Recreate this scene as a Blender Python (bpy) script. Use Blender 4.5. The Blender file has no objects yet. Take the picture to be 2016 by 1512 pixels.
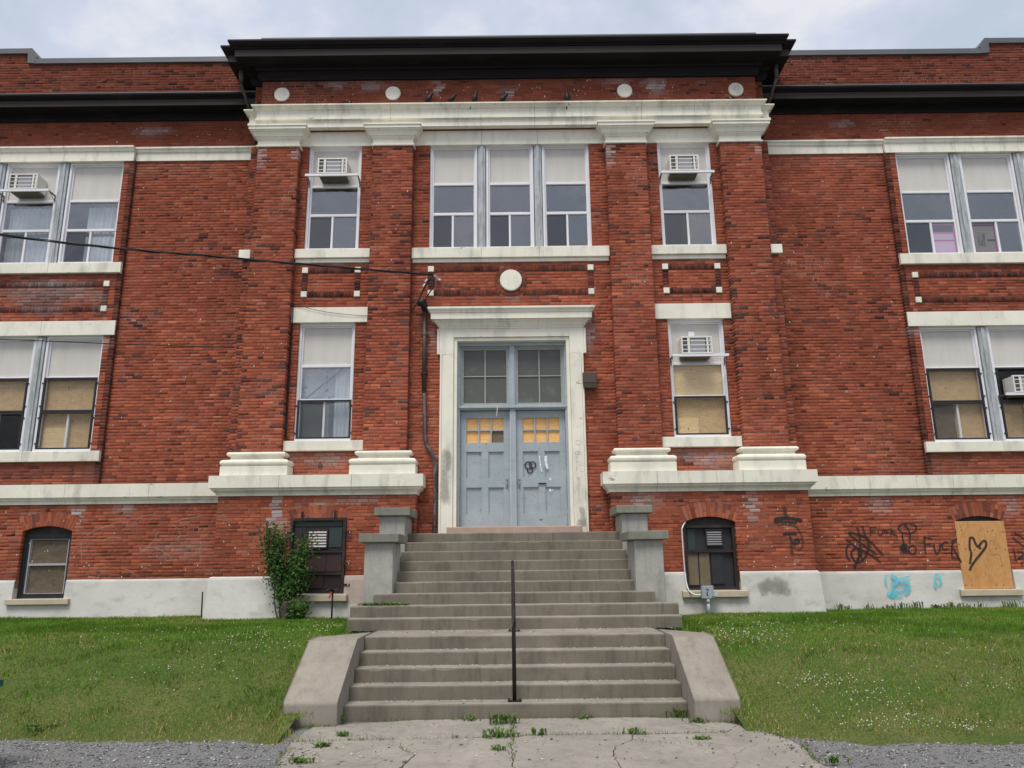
import bpy, math, random
import numpy as np
from mathutils import Matrix, Vector
random.seed(7); RNG = np.random.default_rng(7)
SC = bpy.context.scene
COL = SC.collection
# ------------------------------------------------------------------ camera
F = 1514.0; TH = math.radians(13.4); RO = math.radians(0.62); CAM = np.array([0.0, -15.0, 1.70])
cd = bpy.data.cameras.new('Camera'); cam = bpy.data.objects.new('Camera', cd); COL.objects.link(cam)
cd.sensor_width = 36.0; cd.lens = F / 2016 * 36; cd.clip_end = 2000
cam.matrix_world = Matrix.Translation(Vector(CAM)) @ Matrix.Rotation(math.pi / 2 + TH, 4, 'X') @ Matrix.Rotation(-RO, 4, 'Z')
SC.camera = cam
# ------------------------------------------------------------------ world, sun, exposure
SUN_EL, SUN_AZ = math.radians(62), math.radians(200)      # high, behind the camera
w = bpy.data.worlds.new('World'); SC.world = w; w.use_nodes = True
nt = w.node_tree; nt.nodes.clear()
def N(t, tree=None, **k):
    n = (tree or nt).nodes.new(t)
    for a, b in k.items(): setattr(n, a, b)
    return n
out = N('ShaderNodeOutputWorld'); bg = N('ShaderNodeBackground'); sky = N('ShaderNodeTexSky')
sky.sky_type = 'NISHITA'; sky.sun_disc = False; sky.sun_elevation = SUN_EL; sky.sun_rotation = SUN_AZ
sky.air_density = 1.2; sky.dust_density = 2.0
tc = N('ShaderNodeTexCoord'); sep = N('ShaderNodeSeparateXYZ'); nt.links.new(tc.outputs['Generated'], sep.inputs[0])
mx = N('ShaderNodeMath', operation='MAXIMUM'); mx.inputs[1].default_value = 0.0; nt.links.new(sep.outputs['Z'], mx.inputs[0])
ad = N('ShaderNodeMath', operation='ADD'); ad.inputs[1].default_value = 0.35; nt.links.new(mx.outputs[0], ad.inputs[0])
dx = N('ShaderNodeMath', operation='DIVIDE'); dy = N('ShaderNodeMath', operation='DIVIDE')
nt.links.new(sep.outputs['X'], dx.inputs[0]); nt.links.new(ad.outputs[0], dx.inputs[1])
nt.links.new(sep.outputs['Y'], dy.inputs[0]); nt.links.new(ad.outputs[0], dy.inputs[1])
cmb = N('ShaderNodeCombineXYZ'); nt.links.new(dx.outputs[0], cmb.inputs[0]); nt.links.new(dy.outputs[0], cmb.inputs[1])
n1 = N('ShaderNodeTexNoise'); n1.inputs['Scale'].default_value = 4.2; n1.inputs['Detail'].default_value = 7; n1.inputs['Roughness'].default_value = 0.56
nt.links.new(cmb.outputs[0], n1.inputs['Vector'])
rp = N('ShaderNodeValToRGB'); nt.links.new(n1.outputs['Fac'], rp.inputs[0])
e = rp.color_ramp.elements
e[0].position = 0.36; e[0].color = (5.7, 6.6, 7.7, 1)
e[1].position = 0.62; e[1].color = (8.8, 8.95, 9.5, 1)
m = e.new(0.5); m.color = (6.8, 7.3, 8.8, 1)
mix = N('ShaderNodeMix', data_type='RGBA'); mix.inputs[0].default_value = 0.90
nt.links.new(sky.outputs[0], mix.inputs[6]); nt.links.new(rp.outputs[0], mix.inputs[7])
nt.links.new(mix.outputs[2], bg.inputs[0]); bg.inputs[1].default_value = 0.049
nt.links.new(bg.outputs[0], out.inputs[0])
sd = bpy.data.lights.new('Sun', 'SUN'); sd.energy = 1.5; sd.angle = math.radians(24); sd.color = (1.0, 0.95, 0.87)
sun = bpy.data.objects.new('Sun', sd); COL.objects.link(sun)
sv = Vector((math.sin(SUN_AZ) * math.cos(SUN_EL), math.cos(SUN_AZ) * math.cos(SUN_EL), math.sin(SUN_EL)))
sun.rotation_euler = sv.to_track_quat('Z', 'Y').to_euler(); sun.location = (0, -20, 30)
SC.view_settings.view_transform = 'Standard'; SC.view_settings.look = 'None'
SC.view_settings.exposure = 1.0; SC.view_settings.gamma = 1.0
# ------------------------------------------------------------------ surveyed points: pixel of the photo -> point on a real plane
_fw = np.array([0, math.cos(TH), math.sin(TH)]); _r0 = np.array([1., 0, 0]); _u0 = np.cross(_r0, _fw)
def ray(x, y):
    a = (x - 1008) / F; b = -(y - 756) / F; c, s = math.cos(RO), math.sin(RO)
    return _fw + (a * c + b * s) * _r0 + (-a * s + b * c) * _u0
def onY(x, y, Y):
    d = ray(x, y); t = (Y - CAM[1]) / d[1]; p = CAM + t * d; return p[0], p[2]
def onZ(x, y, Z):
    d = ray(x, y); t = (Z - CAM[2]) / d[2]; p = CAM + t * d; return p[0], p[1]
# ------------------------------------------------------------------ materials
MATS = {}
class NT:
    def __init__(s, name):
        s.m = bpy.data.materials.new(name); s.m.use_nodes = True; s.t = s.m.node_tree; s.t.nodes.clear()
        s.o = s.n('ShaderNodeOutputMaterial'); MATS[name] = s.m
    def n(s, t, **k): return N(t, s.t, **k)
    def l(s, a, b): s.t.links.new(a, b)
    def pos(s, sc=(1, 1, 1)):
        g = s.n('ShaderNodeNewGeometry'); mp = s.n('ShaderNodeVectorMath', operation='MULTIPLY'); mp.inputs[1].default_value = sc
        s.l(g.outputs['Position'], mp.inputs[0]); return mp.outputs[0]
    def noise(s, scale, detail=4, rough=0.55, sc=(1, 1, 1), dist=0):
        n = s.n('ShaderNodeTexNoise'); n.inputs['Scale'].default_value = scale; n.inputs['Detail'].default_value = detail
        n.inputs['Roughness'].default_value = rough; n.inputs['Distortion'].default_value = dist
        s.l(s.pos(sc), n.inputs['Vector']); return n.outputs['Fac']
    def ramp(s, fac, a, b):
        r = s.n('ShaderNodeMapRange'); r.inputs[1].default_value = a; r.inputs[2].default_value = b; s.l(fac, r.inputs[0]); return r.outputs[0]
    def mul(s, a, k):
        r = s.n('ShaderNodeMath', operation='MULTIPLY')
        s.l(a, r.inputs[0])
        if isinstance(k, (int, float)): r.inputs[1].default_value = k
        else: s.l(k, r.inputs[1])
        return r.outputs[0]
    def mixc(s, fac, a, b, mode='MIX'):
        r = s.n('ShaderNodeMix', data_type='RGBA'); r.blend_type = mode
        if isinstance(fac, (int, float)): r.inputs[0].default_value = fac
        else: s.l(fac, r.inputs[0])
        for i, v in ((6, a), (7, b)):
            if isinstance(v, tuple): r.inputs[i].default_value = (*v, 1)
            else: s.l(v, r.inputs[i])
        return r.outputs[2]
    def bsdf(s, col, rough=0.8, metal=0.0, spec=0.35, bump=None, bstr=0.3, bdist=0.01):
        b = s.n('ShaderNodeBsdfPrincipled')
        if isinstance(col, tuple): b.inputs['Base Color'].default_value = (*col, 1)
        else: s.l(col, b.inputs['Base Color'])
        b.inputs['Roughness'].default_value = rough; b.inputs['Metallic'].default_value = metal
        b.inputs['Specular IOR Level'].default_value = spec
        if bump is not None:
            bn = s.n('ShaderNodeBump'); bn.inputs['Strength'].default_value = bstr; bn.inputs['Distance'].default_value = bdist
            s.l(bump, bn.inputs['Height']); s.l(bn.outputs[0], b.inputs['Normal'])
        s.l(b.outputs[0], s.o.inputs[0]); return b
def scalec(c, k): return tuple(min(1, v * k) for v in c)
def plain(name, col, rough=0.7, var=0.25, scale=5.0, metal=0.0, spec=0.35, fine=60.0, dirt=None, dirt_lo=0.55, dirt_hi=0.75, dirt_sc=(1, 1, 1), dscale=3.0, dstr=0.8, bump=0.15, bdist=0.004):
    t = NT(name)
    c = t.mixc(t.ramp(t.noise(scale), 0.3, 0.7), scalec(col, 1 - var), scalec(col, 1 + var))
    c = t.mixc(t.ramp(t.noise(fine, 2), 0.3, 0.75), c, scalec(col, 1 - var * 0.8), 'MIX') if var > 0 else c
    if dirt: c = t.mixc(t.mul(t.ramp(t.noise(dscale, 5, 0.6, dirt_sc), dirt_lo, dirt_hi), dstr), c, dirt)
    t.bsdf(c, rough, metal, spec, t.noise(fine * 1.5, 3), bump, bdist); return t.m
def brickmat(name, objcol):
    t = NT(name)
    if objcol: a = t.n('ShaderNodeObjectInfo').outputs['Color']
    else:
        at = t.n('ShaderNodeAttribute'); at.attribute_name = 'Col'; a = at.outputs['Color']
    c = t.mixc(t.mul(t.ramp(t.noise(38, 4, 0.65), 0.42, 0.75), 0.24), a, (0.10, 0.04, 0.03))
    c = t.mixc(t.mul(t.ramp(t.noise(9, 5, 0.7), 0.56, 0.78), 0.16), c, (0.42, 0.27, 0.22))
    c = t.mixc(t.mul(t.ramp(t.noise(1.1, 4, 0.6), 0.5, 0.72), 0.16), c, (0.11, 0.045, 0.035))
    t.bsdf(c, 0.95, 0, 0.06, t.noise(160, 4, 0.7), 0.5, 0.006)
brickmat('brick', False); brickmat('brick_single', True)
t = NT('mortar'); c = t.mixc(t.ramp(t.noise(0.9, 4, 0.6), 0.52, 0.70), (0.21, 0.075, 0.050), (0.44, 0.29, 0.235))
c = t.mixc(t.ramp(t.noise(7, 3), 0.55, 0.75), c, (0.15, 0.058, 0.040)); t.bsdf(c, 0.95, 0, 0.05, t.noise(120, 3), 0.4, 0.004)
def stonemat(name, base, streak):
    t = NT(name)
    c = t.mixc(t.ramp(t.noise(1.3, 4), 0.3, 0.7), scalec(base, 0.9), scalec(base, 1.05))
    c = t.mixc(t.mul(t.ramp(t.noise(2.2, 6, 0.62, (1.6, 1.0, 0.55)), 0.5, 0.74), streak), c, (0.30, 0.30, 0.25))
    c = t.mixc(t.mul(t.ramp(t.noise(0.9, 6, 0.7, (1, 1, 1.6)), 0.62, 0.74), streak * 0.7), c, (0.38, 0.36, 0.31))
    c = t.mixc(t.mul(t.ramp(t.noise(26, 4, 0.6), 0.6, 0.8), 0.3), c, (0.33, 0.31, 0.26))
    c = t.mixc(t.mul(t.ramp(t.noise(1.7, 6, 0.75, (1.0, 1, 2.4)), 0.655, 0.69), min(1, streak * 1.6)), c, (0.24, 0.225, 0.195))
    c = t.mixc(t.mul(t.ramp(t.noise(3.1, 5, 0.7, (3.0, 3, 0.35)), 0.60, 0.72), streak * 0.8), c, (0.40, 0.385, 0.33))
    t.bsdf(c, 0.8, 0, 0.3, t.noise(70, 4), 0.25, 0.004); return t.m
stonemat('stone', (0.78, 0.75, 0.635), 0.62); stonemat('stone_clean', (0.79, 0.765, 0.65), 0.36)
def concretemat(name, base, amt=1.0, crack=True):
    t = NT(name)
    c = t.mixc(t.ramp(t.noise(1.5, 5, 0.6), 0.3, 0.7), scalec(base, 0.82), scalec(base, 1.12))
    c = t.mixc(t.mul(t.ramp(t.noise(3.5, 5, 0.65, (1, 1, 0.5)), 0.52, 0.72), 0.45 * amt), c, scalec(base, 0.52))
    c = t.mixc(t.mul(t.ramp(t.noise(85, 3, 0.6), 0.53, 0.72), 0.55), c, scalec(base, 0.48))
    c = t.mixc(t.mul(t.ramp(t.noise(120, 2, 0.5, (1, 1, 1)), 0.62, 0.72), 0.5), c, scalec(base, 1.6))
    c = t.mixc(t.mul(t.ramp(t.noise(5.0, 5, 0.65, (2.2, 1, 0.22)), 0.50, 0.70), 0.42 * amt), c, scalec(base, 0.55))
    c = t.mixc(t.mul(t.ramp(t.noise(0.8, 6, 0.7), 0.54, 0.66), 0.35 * amt), c, scalec(base, 1.35))
    vo = t.n('ShaderNodeTexVoronoi'); vo.feature = 'DISTANCE_TO_EDGE'; vo.inputs['Scale'].default_value = 0.62
    wv = t.n('ShaderNodeTexNoise'); wv.inputs['Scale'].default_value = 2.2; wv.inputs['Detail'].default_value = 6; t.l(t.pos(), wv.inputs['Vector'])
    mxv = t.n('ShaderNodeMix', data_type='RGBA'); mxv.inputs[0].default_value = 0.35; t.l(t.pos(), mxv.inputs[6]); t.l(wv.outputs['Color'], mxv.inputs[7]); t.l(mxv.outputs[2], vo.inputs['Vector'])
    c = t.mixc(t.mul(t.ramp(vo.outputs['Distance'], 0.006, 0.001), 0.4 if name == 'concrete_slab' else 0.0), c, scalec(base, 0.3))
    t.bsdf(c, 0.9, 0, 0.2, t.noise(110, 4, 0.65), 0.6, 0.008); return t.m
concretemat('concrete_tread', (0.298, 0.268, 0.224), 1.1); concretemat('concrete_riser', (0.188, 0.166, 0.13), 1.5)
concretemat('concrete_pier', (0.355, 0.345, 0.31), 1.3); concretemat('concrete_cap', (0.24, 0.235, 0.19), 1.3); concretemat('concrete_slab', (0.315, 0.288, 0.25), 1.1)
t = NT('render_wall'); c = t.mixc(t.ramp(t.noise(1.1, 5, 0.6), 0.3, 0.7), (0.51, 0.495, 0.455), (0.67, 0.655, 0.61))
c = t.mixc(t.mul(t.ramp(t.noise(2.0, 6, 0.7, (1, 1, 1.7)), 0.52, 0.72), 0.75), c, (0.39, 0.375, 0.33))
c = t.mixc(t.mul(t.ramp(t.noise(6, 5, 0.7, (0.5, 1, 2.0)), 0.6, 0.75), 0.35), c, (0.36, 0.34, 0.30))
t.bsdf(c, 0.85, 0, 0.25, t.noise(14, 6, 0.65), 0.35, 0.012)
plain('pink_render', (0.50, 0.40, 0.35), 0.85, 0.15)
plain('grey_smear', (0.34, 0.335, 0.30), 0.9, 0.12)
plain('cornice_metal', (0.012, 0.0095, 0.010), 0.6, 0.25, 2.0, 0.0, 0.15, bump=0.05, dirt=(0.025, 0.02, 0.02), dirt_sc=(0.4, 1, 2))
plain('fascia_metal', (0.046, 0.035, 0.034), 0.6, 0.15, 1.5, 0.0, 0.15, bump=0.04)
plain('flashing', (0.125, 0.13, 0.135), 0.5, 0.12, 1.5, 0.3, 0.4, bump=0.04)
plain('alu_white', (0.74, 0.745, 0.77), 0.4, 0.05, 3, bump=0.03, dirt=(0.5, 0.5, 0.48), dstr=0.4)
plain('blind_panel', (0.60, 0.57, 0.53), 0.7, 0.09, 0.9, bump=0.03, dirt=(0.47, 0.435, 0.39), dirt_sc=(3, 1, .5), dscale=2.0, dirt_lo=.42, dirt_hi=.7, dstr=0.4)
plain('mullion_paint', (0.44, 0.46, 0.485), 0.6, 0.2, 6, dirt=(0.24, 0.29, 0.28), dirt_lo=0.50, dirt_hi=0.58, dirt_sc=(4, 4, 0.5), dscale=4, dstr=0.75)
plain('black_frame', (0.022, 0.022, 0.027), 0.45, 0.25, 6, bump=0.05)
plain('dark_wood', (0.032, 0.022, 0.019), 0.6, 0.35, 6, dirt=(0.06, 0.05, 0.045))
plain('dark_panel', (0.030, 0.031, 0.034), 0.55, 0.2, 3)
plain('green_panel', (0.032, 0.055, 0.048), 0.5, 0.15, 3)
plain('brown_panel', (0.17, 0.135, 0.085), 0.6, 0.2, 4, dirt=(0.10, 0.08, 0.05), dirt_sc=(1, 1, 3))
plain('maroon_panel', (0.050, 0.028, 0.026), 0.55, 0.2, 3)
plain('louvre_metal', (0.19, 0.185, 0.19), 0.4, 0.1, 3, 0.2)
plain('ac_white', (0.72, 0.70, 0.64), 0.45, 0.06, 4, bump=0.02, dirt=(0.5, 0.46, 0.38), dstr=0.4)
plain('ac_dark', (0.10, 0.10, 0.105), 0.6, 0.2, 30)
plain('ac_fin', (0.36, 0.36, 0.38), 0.5, 0.1, 30)
plain('ac_under', (0.13, 0.12, 0.085), 0.7, 0.2, 5)
plain('pipe_brown', (0.060, 0.044, 0.036), 0.55, 0.2, 4, dirt=(0.14, 0.12, 0.10), dirt_sc=(1, 1, .4))
plain('pipe_peeling', (0.17, 0.155, 0.165), 0.45, 0.25, 5, 0.3, dirt=(0.05, 0.035, 0.03), dirt_lo=0.46, dirt_hi=0.56, dirt_sc=(3, 3, 0.7), dscale=5)
plain('galvanised', (0.55, 0.56, 0.57), 0.45, 0.12, 6, 0.2)
plain('cable_black', (0.012, 0.012, 0.013), 0.55, 0.1, 6)
plain('light_grey_box', (0.34, 0.38, 0.43), 0.45, 0.06, 4, bump=0.02)
plain('brown_box', (0.085, 0.060, 0.048), 0.5, 0.1, 5, bump=0.03)
plain('rusty_iron', (0.030, 0.024, 0.026), 0.5, 0.3, 10, 0.3, dirt=(0.14, 0.05, 0.025), dirt_lo=0.58, dirt_hi=0.72, dscale=8)
plain('red_plastic', (0.50, 0.06, 0.05), 0.5, 0.1)
plain('teal_plastic', (0.012, 0.10, 0.105), 0.4, 0.15, 4)
plain('bird_black', (0.013, 0.012, 0.013), 0.5, 0.3, 30)
plain('red_sandstone', (0.42, 0.30, 0.24), 0.85, 0.15, 5, dirt=(0.30, 0.26, 0.22))
plain('sill_sandstone', (0.52, 0.45, 0.33), 0.85, 0.15, 4, dirt=(0.30, 0.26, 0.18), dirt_sc=(0.6, 1, 2))
plain('bollard_brown', (0.075, 0.058, 0.050), 0.6, 0.1, 6)
plain('room_grey', (0.075, 0.075, 0.08), 0.9, 0.1, 1, bump=0)
plain('paper_pink', (0.80, 0.55, 0.72), 0.7, 0.04, 3, bump=0); plain('pink_tape', (0.72, 0.12, 0.30), 0.5, 0.1, 6, bump=0); plain('paper_buff', (0.50, 0.46, 0.38), 0.8, 0.05, 3, bump=0)
plain('lamp_white', (0.8, 0.8, 0.8), 0.5, 0.02, 3, bump=0)
plain('steel_handle', (0.36, 0.39, 0.43), 0.35, 0.1, 10, 0.4)
plain('litter_pale', (0.62, 0.58, 0.50), 0.8, 0.2, 20)
plain('transom_sash', (0.36, 0.37, 0.32), 0.6, 0.2, 8, dirt=(0.2, 0.2, 0.17))
# peeling blue-grey door paint
t = NT('door_paint'); c = t.mixc(t.ramp(t.noise(2.5, 4), 0.3, 0.7), (0.30, 0.355, 0.385), (0.375, 0.425, 0.45))
c = t.mixc(t.mul(t.ramp(t.noise(6, 6, 0.75, (0.8, 1, 2.6)), 0.57, 0.62), 0.75), c, (0.34, 0.31, 0.29))
c = t.mixc(t.ramp(t.noise(17, 5, 0.7, (1.4, 1, 1.2)), 0.645, 0.67), c, (0.06, 0.055, 0.055))
t.bsdf(c, 0.55, 0, 0.4, t.noise(40, 5, 0.6), 0.3, 0.004)
# plywood
def plymat(name, a, b, gsc):
    t = NT(name)
    c = t.mixc(t.ramp(t.noise(3.0, 6, 0.65, gsc, 1.5), 0.35, 0.68), a, b)
    c = t.mixc(t.mul(t.ramp(t.noise(16, 3, 0.6, gsc), 0.5, 0.72), 0.5), c, scalec(a, 0.62))
    vo = t.n('ShaderNodeTexVoronoi'); vo.inputs['Scale'].default_value = 4.2; t.l(t.pos((1, 0.02, 0.8)), vo.inputs['Vector'])
    c = t.mixc(t.mul(t.ramp(vo.outputs['Distance'], 0.085, 0.04), 0.85), c, (0.10, 0.05, 0.02))
    t.bsdf(c, 0.75, 0, 0.3, t.noise(30, 4, 0.6, gsc), 0.2, 0.003)
plymat('plywood', (0.50, 0.245, 0.085), (0.62, 0.335, 0.135), (2.2, 1, 0.7)); plymat('plywood_bright', (0.80, 0.44, 0.16), (0.92, 0.56, 0.24), (0.6, 1, 5))
plymat('plywood_dull', (0.56, 0.385, 0.20), (0.66, 0.475, 0.265), (1, 1, 2)); plymat('plywood_pale', (0.74, 0.54, 0.29), (0.84, 0.65, 0.38), (0.5, 1, 4)); plymat('plywood_grey', (0.145, 0.11, 0.075), (0.21, 0.165, 0.11), (1, 1, 2))
# glass: clear pane that mirrors a little of the sky
def glassmat(name, tint, refl, rough=0.02):
    t = NT(name); lw = t.n('ShaderNodeLayerWeight'); lw.inputs[0].default_value = 0.5
    pw_ = t.n('ShaderNodeMath', operation='POWER'); t.l(lw.outputs['Facing'], pw_.inputs[0]); pw_.inputs[1].default_value = 4.0
    ma = t.n('ShaderNodeMath', operation='MULTIPLY_ADD'); t.l(pw_.outputs[0], ma.inputs[0]); ma.inputs[1].default_value = 0.8; ma.inputs[2].default_value = refl; ma.use_clamp = True
    tr = t.n('ShaderNodeBsdfTransparent'); tr.inputs[0].default_value = (*tint, 1); gl = t.n('ShaderNodeBsdfGlossy'); gl.inputs['Roughness'].default_value = rough
    bn = t.n('ShaderNodeBump'); bn.inputs['Strength'].default_value = 0.35; bn.inputs['Distance'].default_value = 0.03; t.l(t.noise(1.6, 2), bn.inputs['Height']); t.l(bn.outputs[0], gl.inputs['Normal'])
    ms = t.n('ShaderNodeMixShader'); t.l(ma.outputs[0], ms.inputs[0]); t.l(tr.outputs[0], ms.inputs[1]); t.l(gl.outputs[0], ms.inputs[2]); t.l(ms.outputs[0], t.o.inputs[0])
glassmat('glass', (0.95, 0.96, 0.97), 0.19); glassmat('glass_dull', (0.98, 0.98, 0.98), 0.02, 0.03); glassmat('glass_screened', (0.80, 0.80, 0.81), 0.105, 0.05)
plain('frosted', (0.105, 0.11, 0.10), 0.35, 0.1, 3, dirt=(0.16, 0.16, 0.14), bump=0.02)
t = NT('curtain'); c = t.mixc(t.ramp(t.noise(3, 3), 0.3, 0.7), (0.66, 0.69, 0.70), (0.78, 0.80, 0.80)); b = t.bsdf(c, 0.9, 0, 0.1)
t = NT('curtain_floral'); c = t.mixc(t.ramp(t.noise(11, 3, 0.5), 0.60, 0.66), (0.42, 0.47, 0.51), (0.10, 0.12, 0.13)); t.bsdf(c, 0.9, 0, 0.1)
plain('curtain_green', (0.22, 0.22, 0.15), 0.9, 0.15, 4, bump=0)
# sprayed paint: soft edge comes from the per-vertex density of the spray
def spraymat(name, col, k=1.0):
    t = NT(name); at = t.n('ShaderNodeAttribute'); at.attribute_name = 'Col'; sx = t.n('ShaderNodeSeparateColor'); t.l(at.outputs['Color'], sx.inputs[0])
    f = t.mul(t.mul(t.ramp(sx.outputs[0], 0.0, 0.55), t.ramp(t.noise(45, 3, 0.6), 0.2, 0.55)), k)
    b = t.n('ShaderNodeBsdfPrincipled'); b.inputs['Base Color'].default_value = (*col, 1); b.inputs['Roughness'].default_value = 0.6
    tr = t.n('ShaderNodeBsdfTransparent'); ms = t.n('ShaderNodeMixShader'); t.l(f, ms.inputs[0]); t.l(tr.outputs[0], ms.inputs[1]); t.l(b.outputs[0], ms.inputs[2]); t.l(ms.outputs[0], t.o.inputs[0])
spraymat('spray_black', (0.016, 0.013, 0.013), 1.0); spraymat('spray_faint', (0.03, 0.022, 0.02), 0.6); spraymat('spray_cyan', (0.10, 0.62, 0.76), 0.85); spraymat('spray_haze', (0.30, 0.62, 0.72), 0.26); spraymat('chalk', (0.55, 0.42, 0.36), 0.32); spraymat('white_paint', (0.80, 0.82, 0.84), 1.0); spraymat('pencil', (0.12, 0.08, 0.05), 0.45); spraymat('grime', (0.38, 0.37, 0.33), 0.6)
# vegetation and ground
def vegmat(name, attr=True, col=(0.05, 0.1, 0.02), trans=0.3):
    t = NT(name)
    if attr:
        at = t.n('ShaderNodeAttribute'); at.attribute_name = 'Col'; c = at.outputs['Color']
    else: c = t.mixc(t.ramp(t.noise(9, 3), 0.3, 0.7), scalec(col, 0.65), scalec(col, 1.4))
    d = t.n('ShaderNodeBsdfPrincipled'); d.inputs['Roughness'].default_value = 0.6; d.inputs['Specular IOR Level'].default_value = 0.25
    tl = t.n('ShaderNodeBsdfTranslucent'); ms = t.n('ShaderNodeMixShader'); ms.inputs[0].default_value = trans
    for n in (d, tl):
        i = n.inputs[0]
        t.l(c, i)
    t.l(d.outputs[0], ms.inputs[1]); t.l(tl.outputs[0], ms.inputs[2]); t.l(ms.outputs[0], t.o.inputs[0])
vegmat('grass'); vegmat('leaf'); vegmat('weed', False, (0.115, 0.19, 0.045))
plain('flower_white', (0.62, 0.62, 0.52), 0.8, 0.1, 20, bump=0)
plain('bark', (0.09, 0.07, 0.05), 0.9, 0.3, 20)
t = NT('lawn_soil'); c = t.mixc(t.ramp(t.noise(1.2, 5), 0.35, 0.65), (0.065, 0.115, 0.022), (0.14, 0.145, 0.05)); c = t.mixc(t.ramp(t.noise(40, 3), 0.4, 0.7), c, (0.05, 0.06, 0.02)); t.bsdf(c, 0.95, 0, 0.1, t.noise(60, 4), 0.6, 0.02)
t = NT('gravel'); c = t.mixc(t.ramp(t.noise(95, 3, 0.7), 0.35, 0.65), (0.10, 0.10, 0.102), (0.36, 0.355, 0.35)); c = t.mixc(t.mul(t.ramp(t.noise(1.4, 5, 0.6), 0.4, 0.7), 0.5), c, (0.19, 0.18, 0.17)); t.bsdf(c, 0.92, 0, 0.2, t.noise(90, 4, 0.7), 0.9, 0.02)
t = NT('gravel_stone'); at = t.n('ShaderNodeAttribute'); at.attribute_name = 'Col'; t.bsdf(at.outputs['Color'], 0.85, 0, 0.2)
plain('soil', (0.13, 0.10, 0.07), 0.95, 0.3, 6)
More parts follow.
